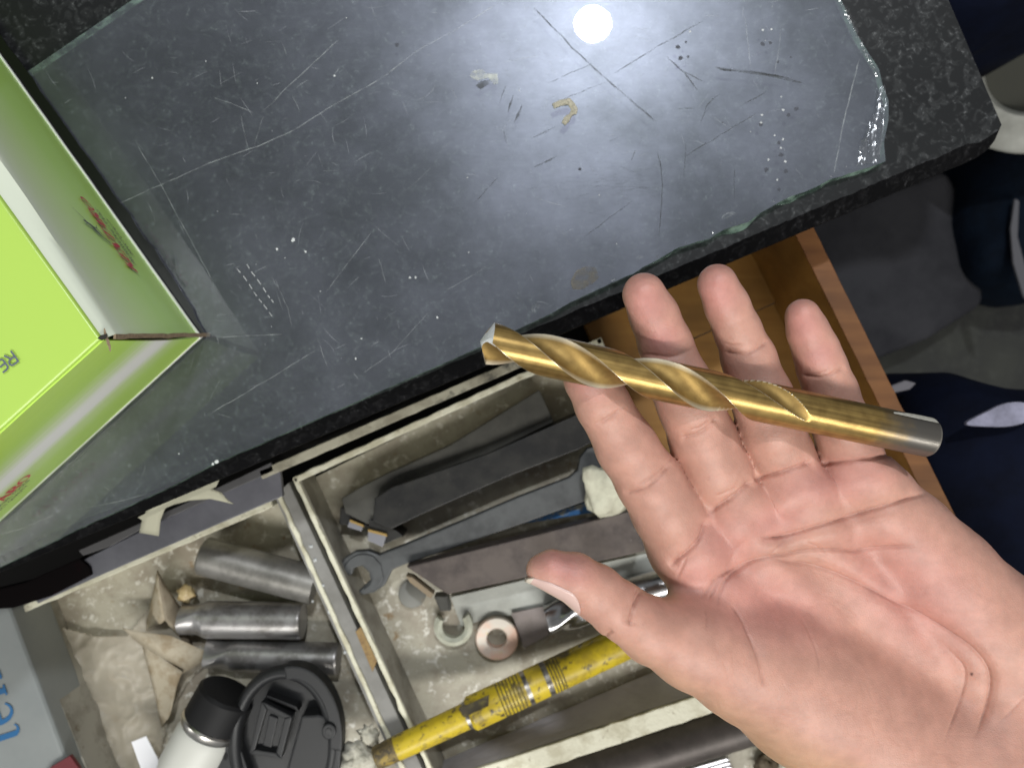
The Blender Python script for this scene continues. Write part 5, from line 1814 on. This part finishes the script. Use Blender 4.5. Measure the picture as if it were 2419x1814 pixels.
# worn bare patch with pale residue near the shank end
bm = bmesh.new()
ux = dr_axis.cross(Vector((0, 0, 1))).normalized(); uy = ux.cross(dr_axis).normalized()
if uy.z < 0:
    uy = -uy
if ux.y < 0:
    ux = -ux
G = []
for i in range(15):
    t = i / 14
    row = []
    for j in range(6):
        a = R(40) - R(34) * (j / 5) * min(1, 0.18 + 1.1 * t)
        rr = DR_R + 0.00010 + 0.00004 * mnoise.noise(Vector((i, j, 0)))
        row.append(bm.verts.new(DRR - dr_axis * (0.0165 * (1 - t) + 0.0010) + ux * rr * math.cos(a) + uy * rr * math.sin(a)))
    G.append(row)
for i in range(14):
    for j in range(5):
        bm.faces.new((G[i][j], G[i + 1][j], G[i + 1][j + 1], G[i][j + 1]))
bmesh.ops.recalc_face_normals(bm, faces=bm.faces)
obj('bare_patch', bm, mat('pale_residue', (0.62, 0.60, 0.52), 0.45, noise=(700, (0.40, 0.38, 0.32), 0.4, 0.7)), drill, smooth=True)


# ------------------------------------------------------------------ the hand
def hand_mesh():
    VX = 0.00095
    def drill_depth(px):
        t = (px - 1131) / (2196 - 1131)
        return 0.2462 + (0.2680 - 0.2462) * t

    # chains: (px, py, depth of axis, radius px)
    def on_drill(px, r):       # axis depth of a finger that the drill rests on
        d = drill_depth(px) + DR_R
        return (d - 0.0013) / (1 - r / F)

    idx = [(1384, 872, on_drill(1375, 50), 52), (1392, 892, on_drill(1384, 59), 59), (1423, 955, on_drill(1390, 60) + 0.0020, 63), (1480, 1056, 0.2725, 71), (1533, 1137, 0.2765, 76), (1573, 1207, 0.2800, 80), (1618, 1290, 0.2850, 84)]
    mid_ = [(1521, 696, 0.2665, 51), (1546, 748, 0.2685, 56), (1571, 812, 0.2710, 61), (1613, 918, on_drill(1630, 73) , 71), (1632, 962, on_drill(1632, 75) + 0.0006, 74), (1660, 1038, 0.2790, 77), (1692, 1115, 0.2820, 78), (1728, 1195, 0.2860, 82)]
    rng_ = [(1694, 671, 0.2680, 47), (1718, 724, 0.2700, 50), (1742, 780, 0.2722, 53), (1768, 846, 0.2750, 61), (1800, 940, on_drill(1800, 72), 70), (1818, 1009, 0.2795, 75), (1842, 1078, 0.2830, 76), (1868, 1150, 0.2865, 80)]
    pin = [(1896, 747, 0.2705, 41), (1908, 782, 0.2718, 46), (1927, 826, 0.2735, 51), (1941, 868, 0.2755, 55), (1962, 925, on_drill(1962, 61) , 59), (1990, 1008, 0.2800, 66), (2005, 1060, 0.2830, 70), (2030, 1130, 0.2865, 76)]
    thumb = [(1274, 1346, 0.2560, 32), (1300, 1346, 0.2558, 45), (1357, 1364, 0.2562, 56), (1408, 1398, 0.2600, 63), (1462, 1440, 0.2635, 66), (1540, 1490, 0.2690, 76), (1640, 1520, 0.2760, 98)]
    thenar = [(1640, 1520, 0.2775, 98), (1760, 1560, 0.2860, 128), (1900, 1640, 0.2950, 152), (2080, 1750, 0.3010, 160), (2300, 1930, 0.3050, 170)]
    thenar2 = [(1850, 1560, 0.2900, 118), (2050, 1690, 0.3000, 140)]
    pads = [
        [(1618, 1290, 0.2850, 84), (1690, 1370, 0.2890, 84), (1800, 1480, 0.2960, 84), (2200, 1800, 0.3080, 105)],
        [(1728, 1195, 0.2860, 82), (1790, 1290, 0.2900, 84), (1930, 1440, 0.2980, 80), (2260, 1780, 0.3080, 105)],
        [(1868, 1150, 0.2865, 80), (1910, 1230, 0.2895, 84), (2040, 1400, 0.2985, 80), (2330, 1720, 0.3080, 110)],
        [(2030, 1130, 0.2865, 76), (2070, 1200, 0.2890, 82), (2200, 1370, 0.2970, 92), (2400, 1640, 0.3060, 120)],
    ]
    hypo = [(2088, 1185, 0.2900, 66), (2155, 1260, 0.2925, 82), (2230, 1355, 0.2960, 106), (2320, 1470, 0.3000, 132), (2440, 1640, 0.3060, 160)]
    ballw = [(1640, 1335, 0.2880, 62), (1700, 1400, 0.2900, 66), (1690, 1480, 0.2890, 62), (1640, 1500, 0.2830, 60)]     # web between thumb and index
    arm = [(2280, 1790, 0.3080, 215), (2450, 1960, 0.3120, 225), (2800, 2320, 0.3200, 250)]

    def conv(ch):
        return [(np.array(W(a, b_, d)), r * d / F) for a, b_, d, r in ch]

    allp = [conv(c_) for c_ in (idx, mid_, rng_, pin, thumb, thenar, hypo, ballw, arm)] + [conv(c_) for c_ in pads]
    lo_ = np.min([p - r for ch in allp for p, r in ch], axis=0) - 0.006
    hi2 = np.max([p + r for ch in allp for p, r in ch], axis=0) + 0.006
    hi2[0] = min(hi2[0], 0.255); lo_[1] = max(lo_[1], -0.205)
    N = np.ceil((hi2 - lo_) / VX).astype(int) + 1
    ax = [lo_[k] + VX * np.arange(N[k]) for k in range(3)]

    def smin(a, b_, k):
        h = np.clip(0.5 + 0.5 * (b_ - a) / k, 0, 1)
        return b_ * (1 - h) + a * h - k * h * (1 - h)

    def add(field, ch, k):
        for (p0, r0), (p1, r1) in zip(ch[:-1], ch[1:]):
            mn = np.minimum(p0 - r0, p1 - r1) - 0.008
            mxx = np.maximum(p0 + r0, p1 + r1) + 0.008
            i0 = np.clip(((mn - lo_) / VX).astype(int), 0, N)
            i1 = np.clip(((mxx - lo_) / VX).astype(int) + 2, 0, N)
            if np.any(i1 <= i0):
                continue
            X = ax[0][i0[0]:i1[0]][:, None, None]; Y = ax[1][i0[1]:i1[1]][None, :, None]; Z = ax[2][i0[2]:i1[2]][None, None, :]
            ba = p1 - p0
            bb = ba.dot(ba) + 1e-12
            h = np.clip(((X - p0[0]) * ba[0] + (Y - p0[1]) * ba[1] + (Z - p0[2]) * ba[2]) / bb, 0, 1)
            d = np.sqrt((X - p0[0] - h * ba[0]) ** 2 + (Y - p0[1] - h * ba[1]) ** 2 + (Z - p0[2] - h * ba[2]) ** 2) - (r0 + (r1 - r0) * h)
            s_ = (slice(i0[0], i1[0]), slice(i0[1], i1[1]), slice(i0[2], i1[2]))
            field[s_] = smin(field[s_], d, k)

    palm = np.full(N, 0.02, dtype=np.float64)
    for c_ in pads:
        add(palm, conv(c_), 0.007)
    add(palm, conv(hypo), 0.009)
    add(palm, conv(thenar), 0.009)
    add(palm, conv(thenar2), 0.009)
    add(palm, conv(ballw), 0.008)
    add(palm, conv(arm), 0.014)
    total = palm.copy()
    for c_, k in ((idx, 0.0045), (mid_, 0.004), (rng_, 0.004), (pin, 0.004), (thumb, 0.008)):
        fld = np.full(N, 0.02)
        add(fld, conv(c_), 0.0025)
        total = np.minimum(total, smin(palm, fld, k))
    # ---- surface nets
    f = total
    inside = f < 0
    sx, sy, sz = N - 1
    corners = [(i, j, k) for i in (0, 1) for j in (0, 1) for k in (0, 1)]
    cnt = np.zeros((sx, sy, sz), dtype=np.int8)
    for c_ in corners:
        cnt += inside[c_[0]:c_[0] + sx, c_[1]:c_[1] + sy, c_[2]:c_[2] + sz]
    act = (cnt > 0) & (cnt < 8)
    ids = -np.ones((sx, sy, sz), dtype=np.int64)
    ai = np.argwhere(act)
    ids[act] = np.arange(len(ai))
    acc = np.zeros((len(ai), 3)); wsum = np.zeros(len(ai))
    edges = [(a, b_) for a in corners for b_ in corners if sum(abs(a[k] - b_[k]) for k in range(3)) == 1 and a < b_]
    for a, b_ in edges:
        fa = f[ai[:, 0] + a[0], ai[:, 1] + a[1], ai[:, 2] + a[2]]
        fb = f[ai[:, 0] + b_[0], ai[:, 1] + b_[1], ai[:, 2] + b_[2]]
        cr = (fa < 0) != (fb < 0)
        t = np.where(cr, fa / np.where(np.abs(fa - fb) < 1e-12, 1, fa - fb), 0)
        p = np.array(a)[None, :] * (1 - t[:, None]) + np.array(b_)[None, :] * t[:, None]
        acc += p * cr[:, None]; wsum += cr
    verts = lo_ + VX * (ai + acc / wsum[:, None])
    quads = []
    for axis in range(3):
        u, v = [(1, 2), (2, 0), (0, 1)][axis]
        sl0 = [slice(0, N[k] - 1) for k in range(3)]
        a0 = inside[tuple(slice(0, N[k] - 1) for k in range(3))]
        sh_ = [slice(0, N[k] - 1) for k in range(3)]; sh_[axis] = slice(1, N[axis])
        a1 = inside[tuple(sh_)]
        e = np.argwhere(a0 != a1)
        e = e[(e[:, u] > 0) & (e[:, v] > 0)]
        fl = a0[e[:, 0], e[:, 1], e[:, 2]]
        def gid(du, dv):
            q = e.copy(); q[:, u] -= du; q[:, v] -= dv
            return ids[q[:, 0], q[:, 1], q[:, 2]]
        q = np.stack([gid(0, 0), gid(1, 0), gid(1, 1), gid(0, 1)], axis=1)
        q[~fl] = q[~fl][:, ::-1]
        quads.append(q)
    quads = np.concatenate(quads)
    quads = quads[(quads >= 0).all(axis=1)]
    return verts, quads[:, ::-1]


verts, quads = hand_mesh()
# Taubin smoothing
n_v = len(verts)
E = np.concatenate([quads[:, [0, 1]], quads[:, [1, 2]], quads[:, [2, 3]], quads[:, [3, 0]]])
deg = np.bincount(E.ravel(), minlength=n_v)[:, None]
for it in range(6):
    for lam in (0.55, -0.5):
        s = np.zeros_like(verts)
        for k in range(3):
            s[:, k] = np.bincount(E[:, 0], weights=verts[E[:, 1], k], minlength=n_v) + np.bincount(E[:, 1], weights=verts[E[:, 0], k], minlength=n_v)
        verts = verts + lam * (s / np.maximum(deg, 1) - verts)
me = bpy.data.meshes.new('hand')
me.from_pydata(verts.tolist(), [], quads.tolist())
me.update()
tmp = bpy.data.objects.new('tmp', me)
C.objects.link(tmp)
sd = tmp.modifiers.new('s', 'SUBSURF'); sd.levels = 1; sd.render_levels = 1
dg = bpy.context.evaluated_depsgraph_get()
me2 = bpy.data.meshes.new_from_object(tmp.evaluated_get(dg))
bpy.data.objects.remove(tmp)
nv = len(me2.vertices)
co = np.empty(nv * 3); me2.vertices.foreach_get('co', co); co = co.reshape(-1, 3)
nn = np.empty(nv * 3); me2.vertex_normals.foreach_get('vector', nn); nn = nn.reshape(-1, 3)
if nn[np.argmax(co[:, 2]), 2] < 0:
    me2.flip_normals(); nn = -nn
dep = CAM_Z - co[:, 2]
PX = co[:, 0] * F / dep + CX
PY = -co[:, 1] * F / dep + CY


def zp(l):      # coordinates read in the enlarged palm view
    return [(1200 + a / 1.8146, 1050 + b_ / 1.8146) for a, b_ in l]


def zf(l, x0, y0, s_):
    return [(x0 + a / s_, y0 + b_ / s_) for a, b_ in l]


# (points, depth m, half width px, redness, tuck: soft wide dip m)
creases = [
    (zp([(1080, 400), (1140, 396), (1200, 390), (1300, 365), (1430, 320), (1560, 285), (1700, 235), (1800, 205)]), 0.0013, 4.5, 1.0, 0.0012),
    (zp([(825, 660), (860, 620), (900, 575), (1000, 520), (1100, 492), (1250, 470), (1400, 465), (1560, 455), (1750, 435)]), 0.0010, 4.2, 0.8, 0.0009),
    (zp([(1130, 495), (1250, 515), (1400, 555), (1560, 620), (1750, 720), (1900, 812), (2000, 880), (2062, 960), (2072, 1040), (2045, 1150), (2000, 1260)]), 0.0008, 3.6, 0.75, 0.0010),
    (zp([(1860, 850), (1910, 900), (1962, 955), (1958, 1030), (1920, 1150), (1860, 1300)]), 0.0005, 3.0, 0.5, 0.0003),
    (zp([(900, 690), (905, 640), (940, 580), (1010, 530), (1080, 505)]), 0.0007, 3.5, 0.6, 0.0003),
    (zp([(860, 670), (880, 625), (930, 570)]), 0.0006, 3.2, 0.5, 0.0),
    (zp([(850, 315), (842, 360), (820, 410), (775, 460), (730, 492), (690, 522)]), 0.0013, 4.5, 1.0, 0.0010),
    (zp([(770, 480), (740, 540), (720, 580)]), 0.0005, 3.2, 0.4, 0.0),
    (zp([(860, 292), (905, 265), (950, 240), (1005, 200), (1052, 150)]), 0.0013, 4.5, 1.0, 0.0010),
    (zp([(1000, 175), (940, 205), (880, 222)]), 0.0005, 3.2, 0.4, 0.0),
    (zp([(1052, 150), (1100, 140), (1150, 130), (1230, 105), (1312, 70)]), 0.0013, 4.5, 1.0, 0.0010),
    (zp([(1335, 82), (1390, 84), (1450, 76), (1550, 62), (1645, 40)]), 0.0013, 4.5, 1.0, 0.0010),
    (zp([(490, 208), (560, 200), (630, 160), (700, 80)]), 0.0007, 3.8, 0.7, 0.0005),
    (zp([(540, 195), (600, 150), (680, 90), (705, 40)]), 0.0005, 3.4, 0.5, 0.0),
    (zf([(1790, 425), (1850, 410), (1940, 360), (2010, 300)], 750, 850, 2.765), 0.0006, 3.6, 0.6, 0.0004),
    (zf([(1600, 1435), (1700, 1425), (1800, 1370), (1890, 1280)], 1100, 580, 3.16), 0.0007, 3.6, 0.7, 0.0005),
    (zf([(1660, 1380), (1760, 1360), (1850, 1290)], 1100, 580, 3.16), 0.0005, 3.2, 0.5, 0.0),
    (zf([(440, 1345), (560, 1360), (660, 1370), (760, 1330), (815, 1295)], 1350, 350, 2.765), 0.0006, 3.6, 0.6, 0.0005),
    (zf([(985, 1325), (1060, 1350), (1150, 1345), (1230, 1300), (1290, 1255)], 1350, 350, 2.765), 0.0007, 3.6, 0.7, 0.0005),
    (zf([(975, 1265), (1050, 1290), (1140, 1285)], 1350, 350, 2.765), 0.0004, 3.2, 0.4, 0.0),
    (zf([(640, 950), (720, 968), (800, 972), (900, 940), (990, 885)], 1700, 600, 3.318), 0.0008, 3.6, 0.8, 0.0005),
    (zf([(690, 945), (790, 940), (880, 900)], 1700, 600, 3.318), 0.0004, 3.2, 0.5, 0.0),
    (zp([(600, 590), (575, 630), (552, 670), (535, 720), (522, 780)]), 0.0009, 4.0, 0.9, 0.0008),
    (zp([(560, 600), (548, 650), (552, 700)]), 0.0005, 3.2, 0.5, 0.0),
    (zp([(405, 830), (430, 815), (450, 795)]), 0.0008, 3.4, 0.6, 0.0004),
    (zp([(950, 685), (985, 715), (1010, 760), (1030, 810), (1055, 860), (1085, 960), (1095, 1040)]), 0.0006, 3.4, 0.7, 0.0004),
    (zp([(840, 690), (850, 740), (852, 800)]), 0.0003, 3.0, 0.4, 0.0),
    (zp([(1240, 720), (1290, 800), (1330, 900), (1340, 1000)]), 0.0003, 3.0, 0.35, 0.0),
    (zp([(1200, 400), (1150, 450), (1130, 490)]), 0.0004, 3.2, 0.4, 0.0),
    (zp([(1260, 410), (1340, 450), (1400, 500)]), 0.0003, 3.0, 0.3, 0.0),
    (zp([(950, 520), (975, 450), (1010, 400)]), 0.0004, 6.0, 0.2, 0.0),
    (zp([(2090, 1200), (2150, 1150), (2212, 1085), (2260, 1020)]), 0.0003, 3.0, 0.35, 0.0002),
]
rs = random.Random(3)
for k in range(70):     # fine wrinkles across the thumb base, fanning like the skin does
    a = rs.uniform(860, 1950); b0 = 860 + (a - 860) * 0.30 + rs.uniform(-60, 260)
    l = rs.uniform(50, 150); an = R(78) + rs.gauss(0, 0.16) + (a - 1300) * 0.0004
    c1 = rs.uniform(-8, 8)
    creases.append((zp([(a, b0), (a + l * 0.5 * math.cos(an) + c1, b0 + l * 0.5 * math.sin(an)), (a + l * math.cos(an), b0 + l * math.sin(an))]), 0.00007, 2.6, 0.10, 0.0))
for k in range(50):
    a = rs.uniform(950, 1950); b0 = 960 + (a - 880) * 0.33 + rs.uniform(-60, 170)
    l = rs.uniform(50, 140); an = rs.gauss(0.10, 0.18)
    creases.append((zp([(a, b0), (a + l * 0.5 * math.cos(an), b0 + l * 0.5 * math.sin(an) + rs.uniform(-7, 7)), (a + l * math.cos(an), b0 + l * math.sin(an))]), 0.00006, 2.6, 0.07, 0.0))
for k in range(30):     # faint lines over the palm
    a = rs.uniform(1200, 2100); b0 = rs.uniform(250, 800)
    l = rs.uniform(60, 180); an = rs.uniform(-0.5, 0.9)
    creases.append((zp([(a, b0), (a + l * 0.5 * math.cos(an), b0 + l * 0.5 * math.sin(an) + rs.uniform(-6, 6)), (a + l * math.cos(an), b0 + l * math.sin(an))]), 0.00008, 2.8, 0.10, 0.0))
disp = np.zeros(nv); red = np.zeros(nv)
front = np.clip((nn[:, 2] + 0.05) / 0.35, 0, 1)
FI = np.where(front > 0.01)[0]
FX, FY = PX[FI].astype(np.float32), PY[FI].astype(np.float32)
for pts, dpt, hw, rd, tuck in creases:
    P = np.array(pts, dtype=float)
    if len(P) > 2:      # smooth the polyline (Chaikin)
        for _ in range(2 if len(P) > 3 else 1):
            Q = [P[0]]
            for a, b_ in zip(P[:-1], P[1:]):
                Q += [a * 0.75 + b_ * 0.25, a * 0.25 + b_ * 0.75]
            Q.append(P[-1]); P = np.array(Q)
    mg = hw * (10 if tuck else 3)
    sel = np.where((FX > P[:, 0].min() - mg) & (FX < P[:, 0].max() + mg) & (FY > P[:, 1].min() - mg) & (FY < P[:, 1].max() + mg))[0]
    sel = FI[sel]
    if not len(sel):
        continue
    x_, y_ = PX[sel], PY[sel]
    best = np.full(len(sel), 1e9); tt = np.zeros(len(sel))
    cum = np.concatenate([[0], np.cumsum(np.hypot(np.diff(P[:, 0]), np.diff(P[:, 1])))])
    for i in range(len(P) - 1):
        a, b_ = P[i], P[i + 1]
        dx, dy = b_ - a
        L2 = dx * dx + dy * dy + 1e-9
        t = np.clip(((x_ - a[0]) * dx + (y_ - a[1]) * dy) / L2, 0, 1)
        d = np.hypot(x_ - a[0] - t * dx, y_ - a[1] - t * dy)
        m_ = d < best
        best = np.where(m_, d, best); tt = np.where(m_, cum[i] + t * math.sqrt(L2), tt)
    tt /= cum[-1]
    endf = np.clip(np.minimum(tt, 1 - tt) / (0.10 if rd > 0.65 else 0.26), 0.02, 1)
    g = np.exp(-(best / hw) ** 2) * endf
    disp[sel] -= (0.8 * dpt * g + tuck * np.exp(-(best / (hw * 4.2)) ** 2) * endf) * front[sel]
    red[sel] = np.maximum(red[sel], rd * np.exp(-(best / (hw * 0.85)) ** 2) * endf * front[sel] * (0.72 + 0.28 * np.sin(tt * 23 + hw * 7)))
def gauss2(cx, cy, sx, sy, ang=0.0):
    c_, s_ = math.cos(R(ang)), math.sin(R(ang))
    u = (PX - cx) * c_ + (PY - cy) * s_
    v = -(PX - cx) * s_ + (PY - cy) * c_
    return np.exp(-(u / sx) ** 2 - (v / sy) ** 2)


# soft pads: finger segments and the cushions below the finger roots
for cx_, cy_, sx_, sy_, an_, h_ in ((1515, 720, 38, 55, -20, 0.0008), (1690, 692, 36, 50, -20, 0.0008), (1897, 768, 30, 45, -18, 0.0006),
                                    (1680, 1095, 55, 60, -20, 0.0012), (1840, 1050, 50, 50, -18, 0.0012), (2000, 1035, 50, 40, -15, 0.0012), (1590, 1230, 60, 70, -25, 0.0013), (1500, 1075, 45, 35, -22, 0.0006),
                                    (1960, 1150, 110, 42, -14, 0.0022), (2090, 1130, 60, 45, -14, 0.0014), (1840, 1195, 60, 42, -25, 0.0020), (1740, 1262, 55, 45, -35, 0.0016), (1690, 1310, 45, 40, -40, 0.0010)):
    disp += h_ * gauss2(cx_, cy_, sx_, sy_, an_) * front
for cx_, cy_, sx_, sy_, an_, h_ in ((1900, 1190, 26, 45, -20, 0.0008), (1790, 1240, 26, 45, -30, 0.0008), (1745, 1330, 60, 35, -30, 0.0012), (1880, 1330, 160, 45, -10, 0.0012)):
    disp -= h_ * gauss2(cx_, cy_, sx_, sy_, an_) * front
co2 = co + nn * disp[:, None]
me2.vertices.foreach_set('co', co2.ravel())
me2.update()


# natural skin colour variation: pink pads and palm, tan towards the thumb's back and wrist, redder folds
def gauss2(cx, cy, sx, sy, ang=0.0):
    c_, s_ = math.cos(R(ang)), math.sin(R(ang))
    u = (PX - cx) * c_ + (PY - cy) * s_
    v = -(PX - cx) * s_ + (PY - cy) * c_
    return np.exp(-(u / sx) ** 2 - (v / sy) ** 2)


pink = 0.25 + np.zeros(nv)
for g in ((1525, 720, 60, 90, -20), (1695, 690, 60, 85, -20), (1900, 770, 55, 85, -18), (1385, 880, 60, 80, -20), (1330, 1340, 90, 50, 22), (1560, 800, 60, 60, 0), (1935, 840, 55, 50, 0)):
    pink = np.maximum(pink, 0.95 * gauss2(*g))
for g in ((1960, 1140, 200, 75, -12), (1720, 1290, 120, 110, -40), (1830, 1230, 140, 70, -20), (1650, 1360, 90, 80, -40), (2150, 1400, 260, 160, 40), (1800, 1420, 250, 120, 20)):
    pink = np.maximum(pink, 0.80 * gauss2(*g))
tan = np.zeros(nv)
# distance below the line that separates palm skin from the thumb's tanned back
ln_ = (PY - (1480 + 0.52 * (PX - 1480)))
tan = np.clip((ln_ - 20) / 110, 0, 1) * np.clip((PX - 1380) / 120, 0, 1)
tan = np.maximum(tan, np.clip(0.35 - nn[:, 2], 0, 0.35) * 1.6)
pink = pink * (1 - 0.85 * tan)
c_base = np.array([0.505, 0.288, 0.215]); c_pink = np.array([0.51, 0.236, 0.202]); c_tan = np.array([0.495, 0.300, 0.185]); c_red = np.array([0.24, 0.085, 0.06])
col = c_base[None] * (1 - pink[:, None]) + c_pink[None] * pink[:, None]
col = col * (1 - tan[:, None]) + c_tan[None] * tan[:, None]
r3 = (0.40 * red)[:, None]
col = col * (1 - r3) + c_red[None] * r3
mole = np.exp(-(((PX - 2295.5) / 4.0) ** 2 + ((PY - 1591.7) / 4.5) ** 2) ** 2)[:, None]
col = col * (1 - 0.9 * mole) + np.array([0.06, 0.025, 0.02])[None] * 0.9 * mole
ca = me2.color_attributes.new('skin_tone', 'FLOAT_COLOR', 'POINT')
ca.data.foreach_set('color', np.concatenate([col, np.ones((nv, 1))], axis=1).ravel())
me2.name = 'hand'
m = bpy.data.materials.new('skin')
m.use_nodes = True
nt = m.node_tree
b = nt.nodes['Principled BSDF']
b.inputs['Roughness'].default_value = 0.46
b.inputs['Specular IOR Level'].default_value = 0.42
b.inputs['Subsurface Weight'].default_value = 0.22
b.inputs['Subsurface Radius'].default_value = (1.0, 0.36, 0.22)
b.inputs['Subsurface Scale'].default_value = 0.0022
at = nt.nodes.new('ShaderNodeAttribute'); at.attribute_name = 'skin_tone'
tc = nt.nodes.new('ShaderNodeTexCoord')
tn = nt.nodes.new('ShaderNodeTexNoise'); tn.inputs['Scale'].default_value = 130; tn.inputs['Detail'].default_value = 5; tn.inputs['Roughness'].default_value = 0.6
nt.links.new(tc.outputs['Object'], tn.inputs['Vector'])
mr = nt.nodes.new('ShaderNodeMapRange'); mr.inputs[1].default_value = 0.35; mr.inputs[2].default_value = 0.65; mr.inputs[3].default_value = 0.90; mr.inputs[4].default_value = 1.08
nt.links.new(tn.outputs['Fac'], mr.inputs[0])
vs = nt.nodes.new('ShaderNodeVectorMath'); vs.operation = 'SCALE'
nt.links.new(at.outputs['Color'], vs.inputs[0]); nt.links.new(mr.outputs[0], vs.inputs['Scale'])
nt.links.new(vs.outputs[0], b.inputs['Base Color'])
vo = nt.nodes.new('ShaderNodeTexVoronoi'); vo.inputs['Scale'].default_value = 1250; vo.feature = 'DISTANCE_TO_EDGE'
nt.links.new(tc.outputs['Object'], vo.inputs['Vector'])
n2 = nt.nodes.new('ShaderNodeTexNoise'); n2.inputs['Scale'].default_value = 420; n2.inputs['Detail'].default_value = 6
nt.links.new(tc.outputs['Object'], n2.inputs['Vector'])
ad = nt.nodes.new('ShaderNodeMath'); ad.operation = 'ADD'
nt.links.new(vo.outputs['Distance'], ad.inputs[0]); nt.links.new(n2.outputs['Fac'], ad.inputs[1])
bp = nt.nodes.new('ShaderNodeBump'); bp.inputs['Strength'].default_value = 0.30; bp.inputs['Distance'].default_value = 0.0004
nt.links.new(ad.outputs[0], bp.inputs['Height']); nt.links.new(bp.outputs[0], b.inputs['Normal'])
hand = obj('hand', me2, m, None, smooth=True)
tag(hand, 'open left hand held palm up with the gold drill bit across its fingers', 'hand')
bpy.context.view_layer.update()

# thumb nail: curved plate on the side of the thumb tip
bm = bmesh.new()
NL, NA = 22, 16
axl = [(1240, 1340, 0.2562, 27), (1274, 1346, 0.2560, 34), (1300, 1346, 0.2558, 46), (1357, 1364, 0.2562, 57), (1408, 1398, 0.2600, 64), (1462, 1440, 0.2635, 67)]
G = []
for i in range(NL + 1):
    t = i / NL
    px = 1254 + (1394 - 1254) * t
    for k in range(len(axl) - 1):
        if axl[k][0] <= px <= axl[k + 1][0]:
            u = (px - axl[k][0]) / (axl[k + 1][0] - axl[k][0])
            q = [axl[k][z] * (1 - u) + axl[k + 1][z] * u for z in range(4)]
            break
    # axis of the distal phalanx
    c = W(q[0], q[1], q[2])
    n1 = Vector((-0.447, -0.894, 0)).normalized()
    n2v = Vector((0, 0, 1))
    rad = q[3] * q[2] / F
    row = []
    wdt = 1.0
    if t > 0.72:
        wdt = math.sqrt(max(0.10, 1 - 0.9 * ((t - 0.72) / 0.28) ** 2))
    if t < 0.10:
        wdt = 0.70 + 3.0 * t
    for j in range(NA + 1):
        a = R(8) + R(60) * wdt * (j / NA * 2 - 1)
        rr = rad * (0.985 + 0.05 * max(0.0, t - 0.3)) + 0.00030
        row.append(bm.verts.new(c + (n1 * math.cos(a) + n2v * math.sin(a)) * rr))
    G.append(row)
for i in range(NL):
    for j in range(NA):
        f = bm.faces.new((G[i][j], G[i][j + 1], G[i + 1][j + 1], G[i + 1][j]))
        f.material_index = 1 if i < 2 else 0
bmesh.ops.recalc_face_normals(bm, faces=bm.faces)
M_nail = mat('nail_plate', (0.64, 0.45, 0.40), 0.25)
M_nailt = mat('nail_free_edge', (0.66, 0.58, 0.48), 0.35)
o = obj('thumbnail', bm, [M_nail, M_nailt], hand, smooth=True)
md = o.modifiers.new('thickness', 'SOLIDIFY'); md.thickness = 0.0006; md.offset = 0
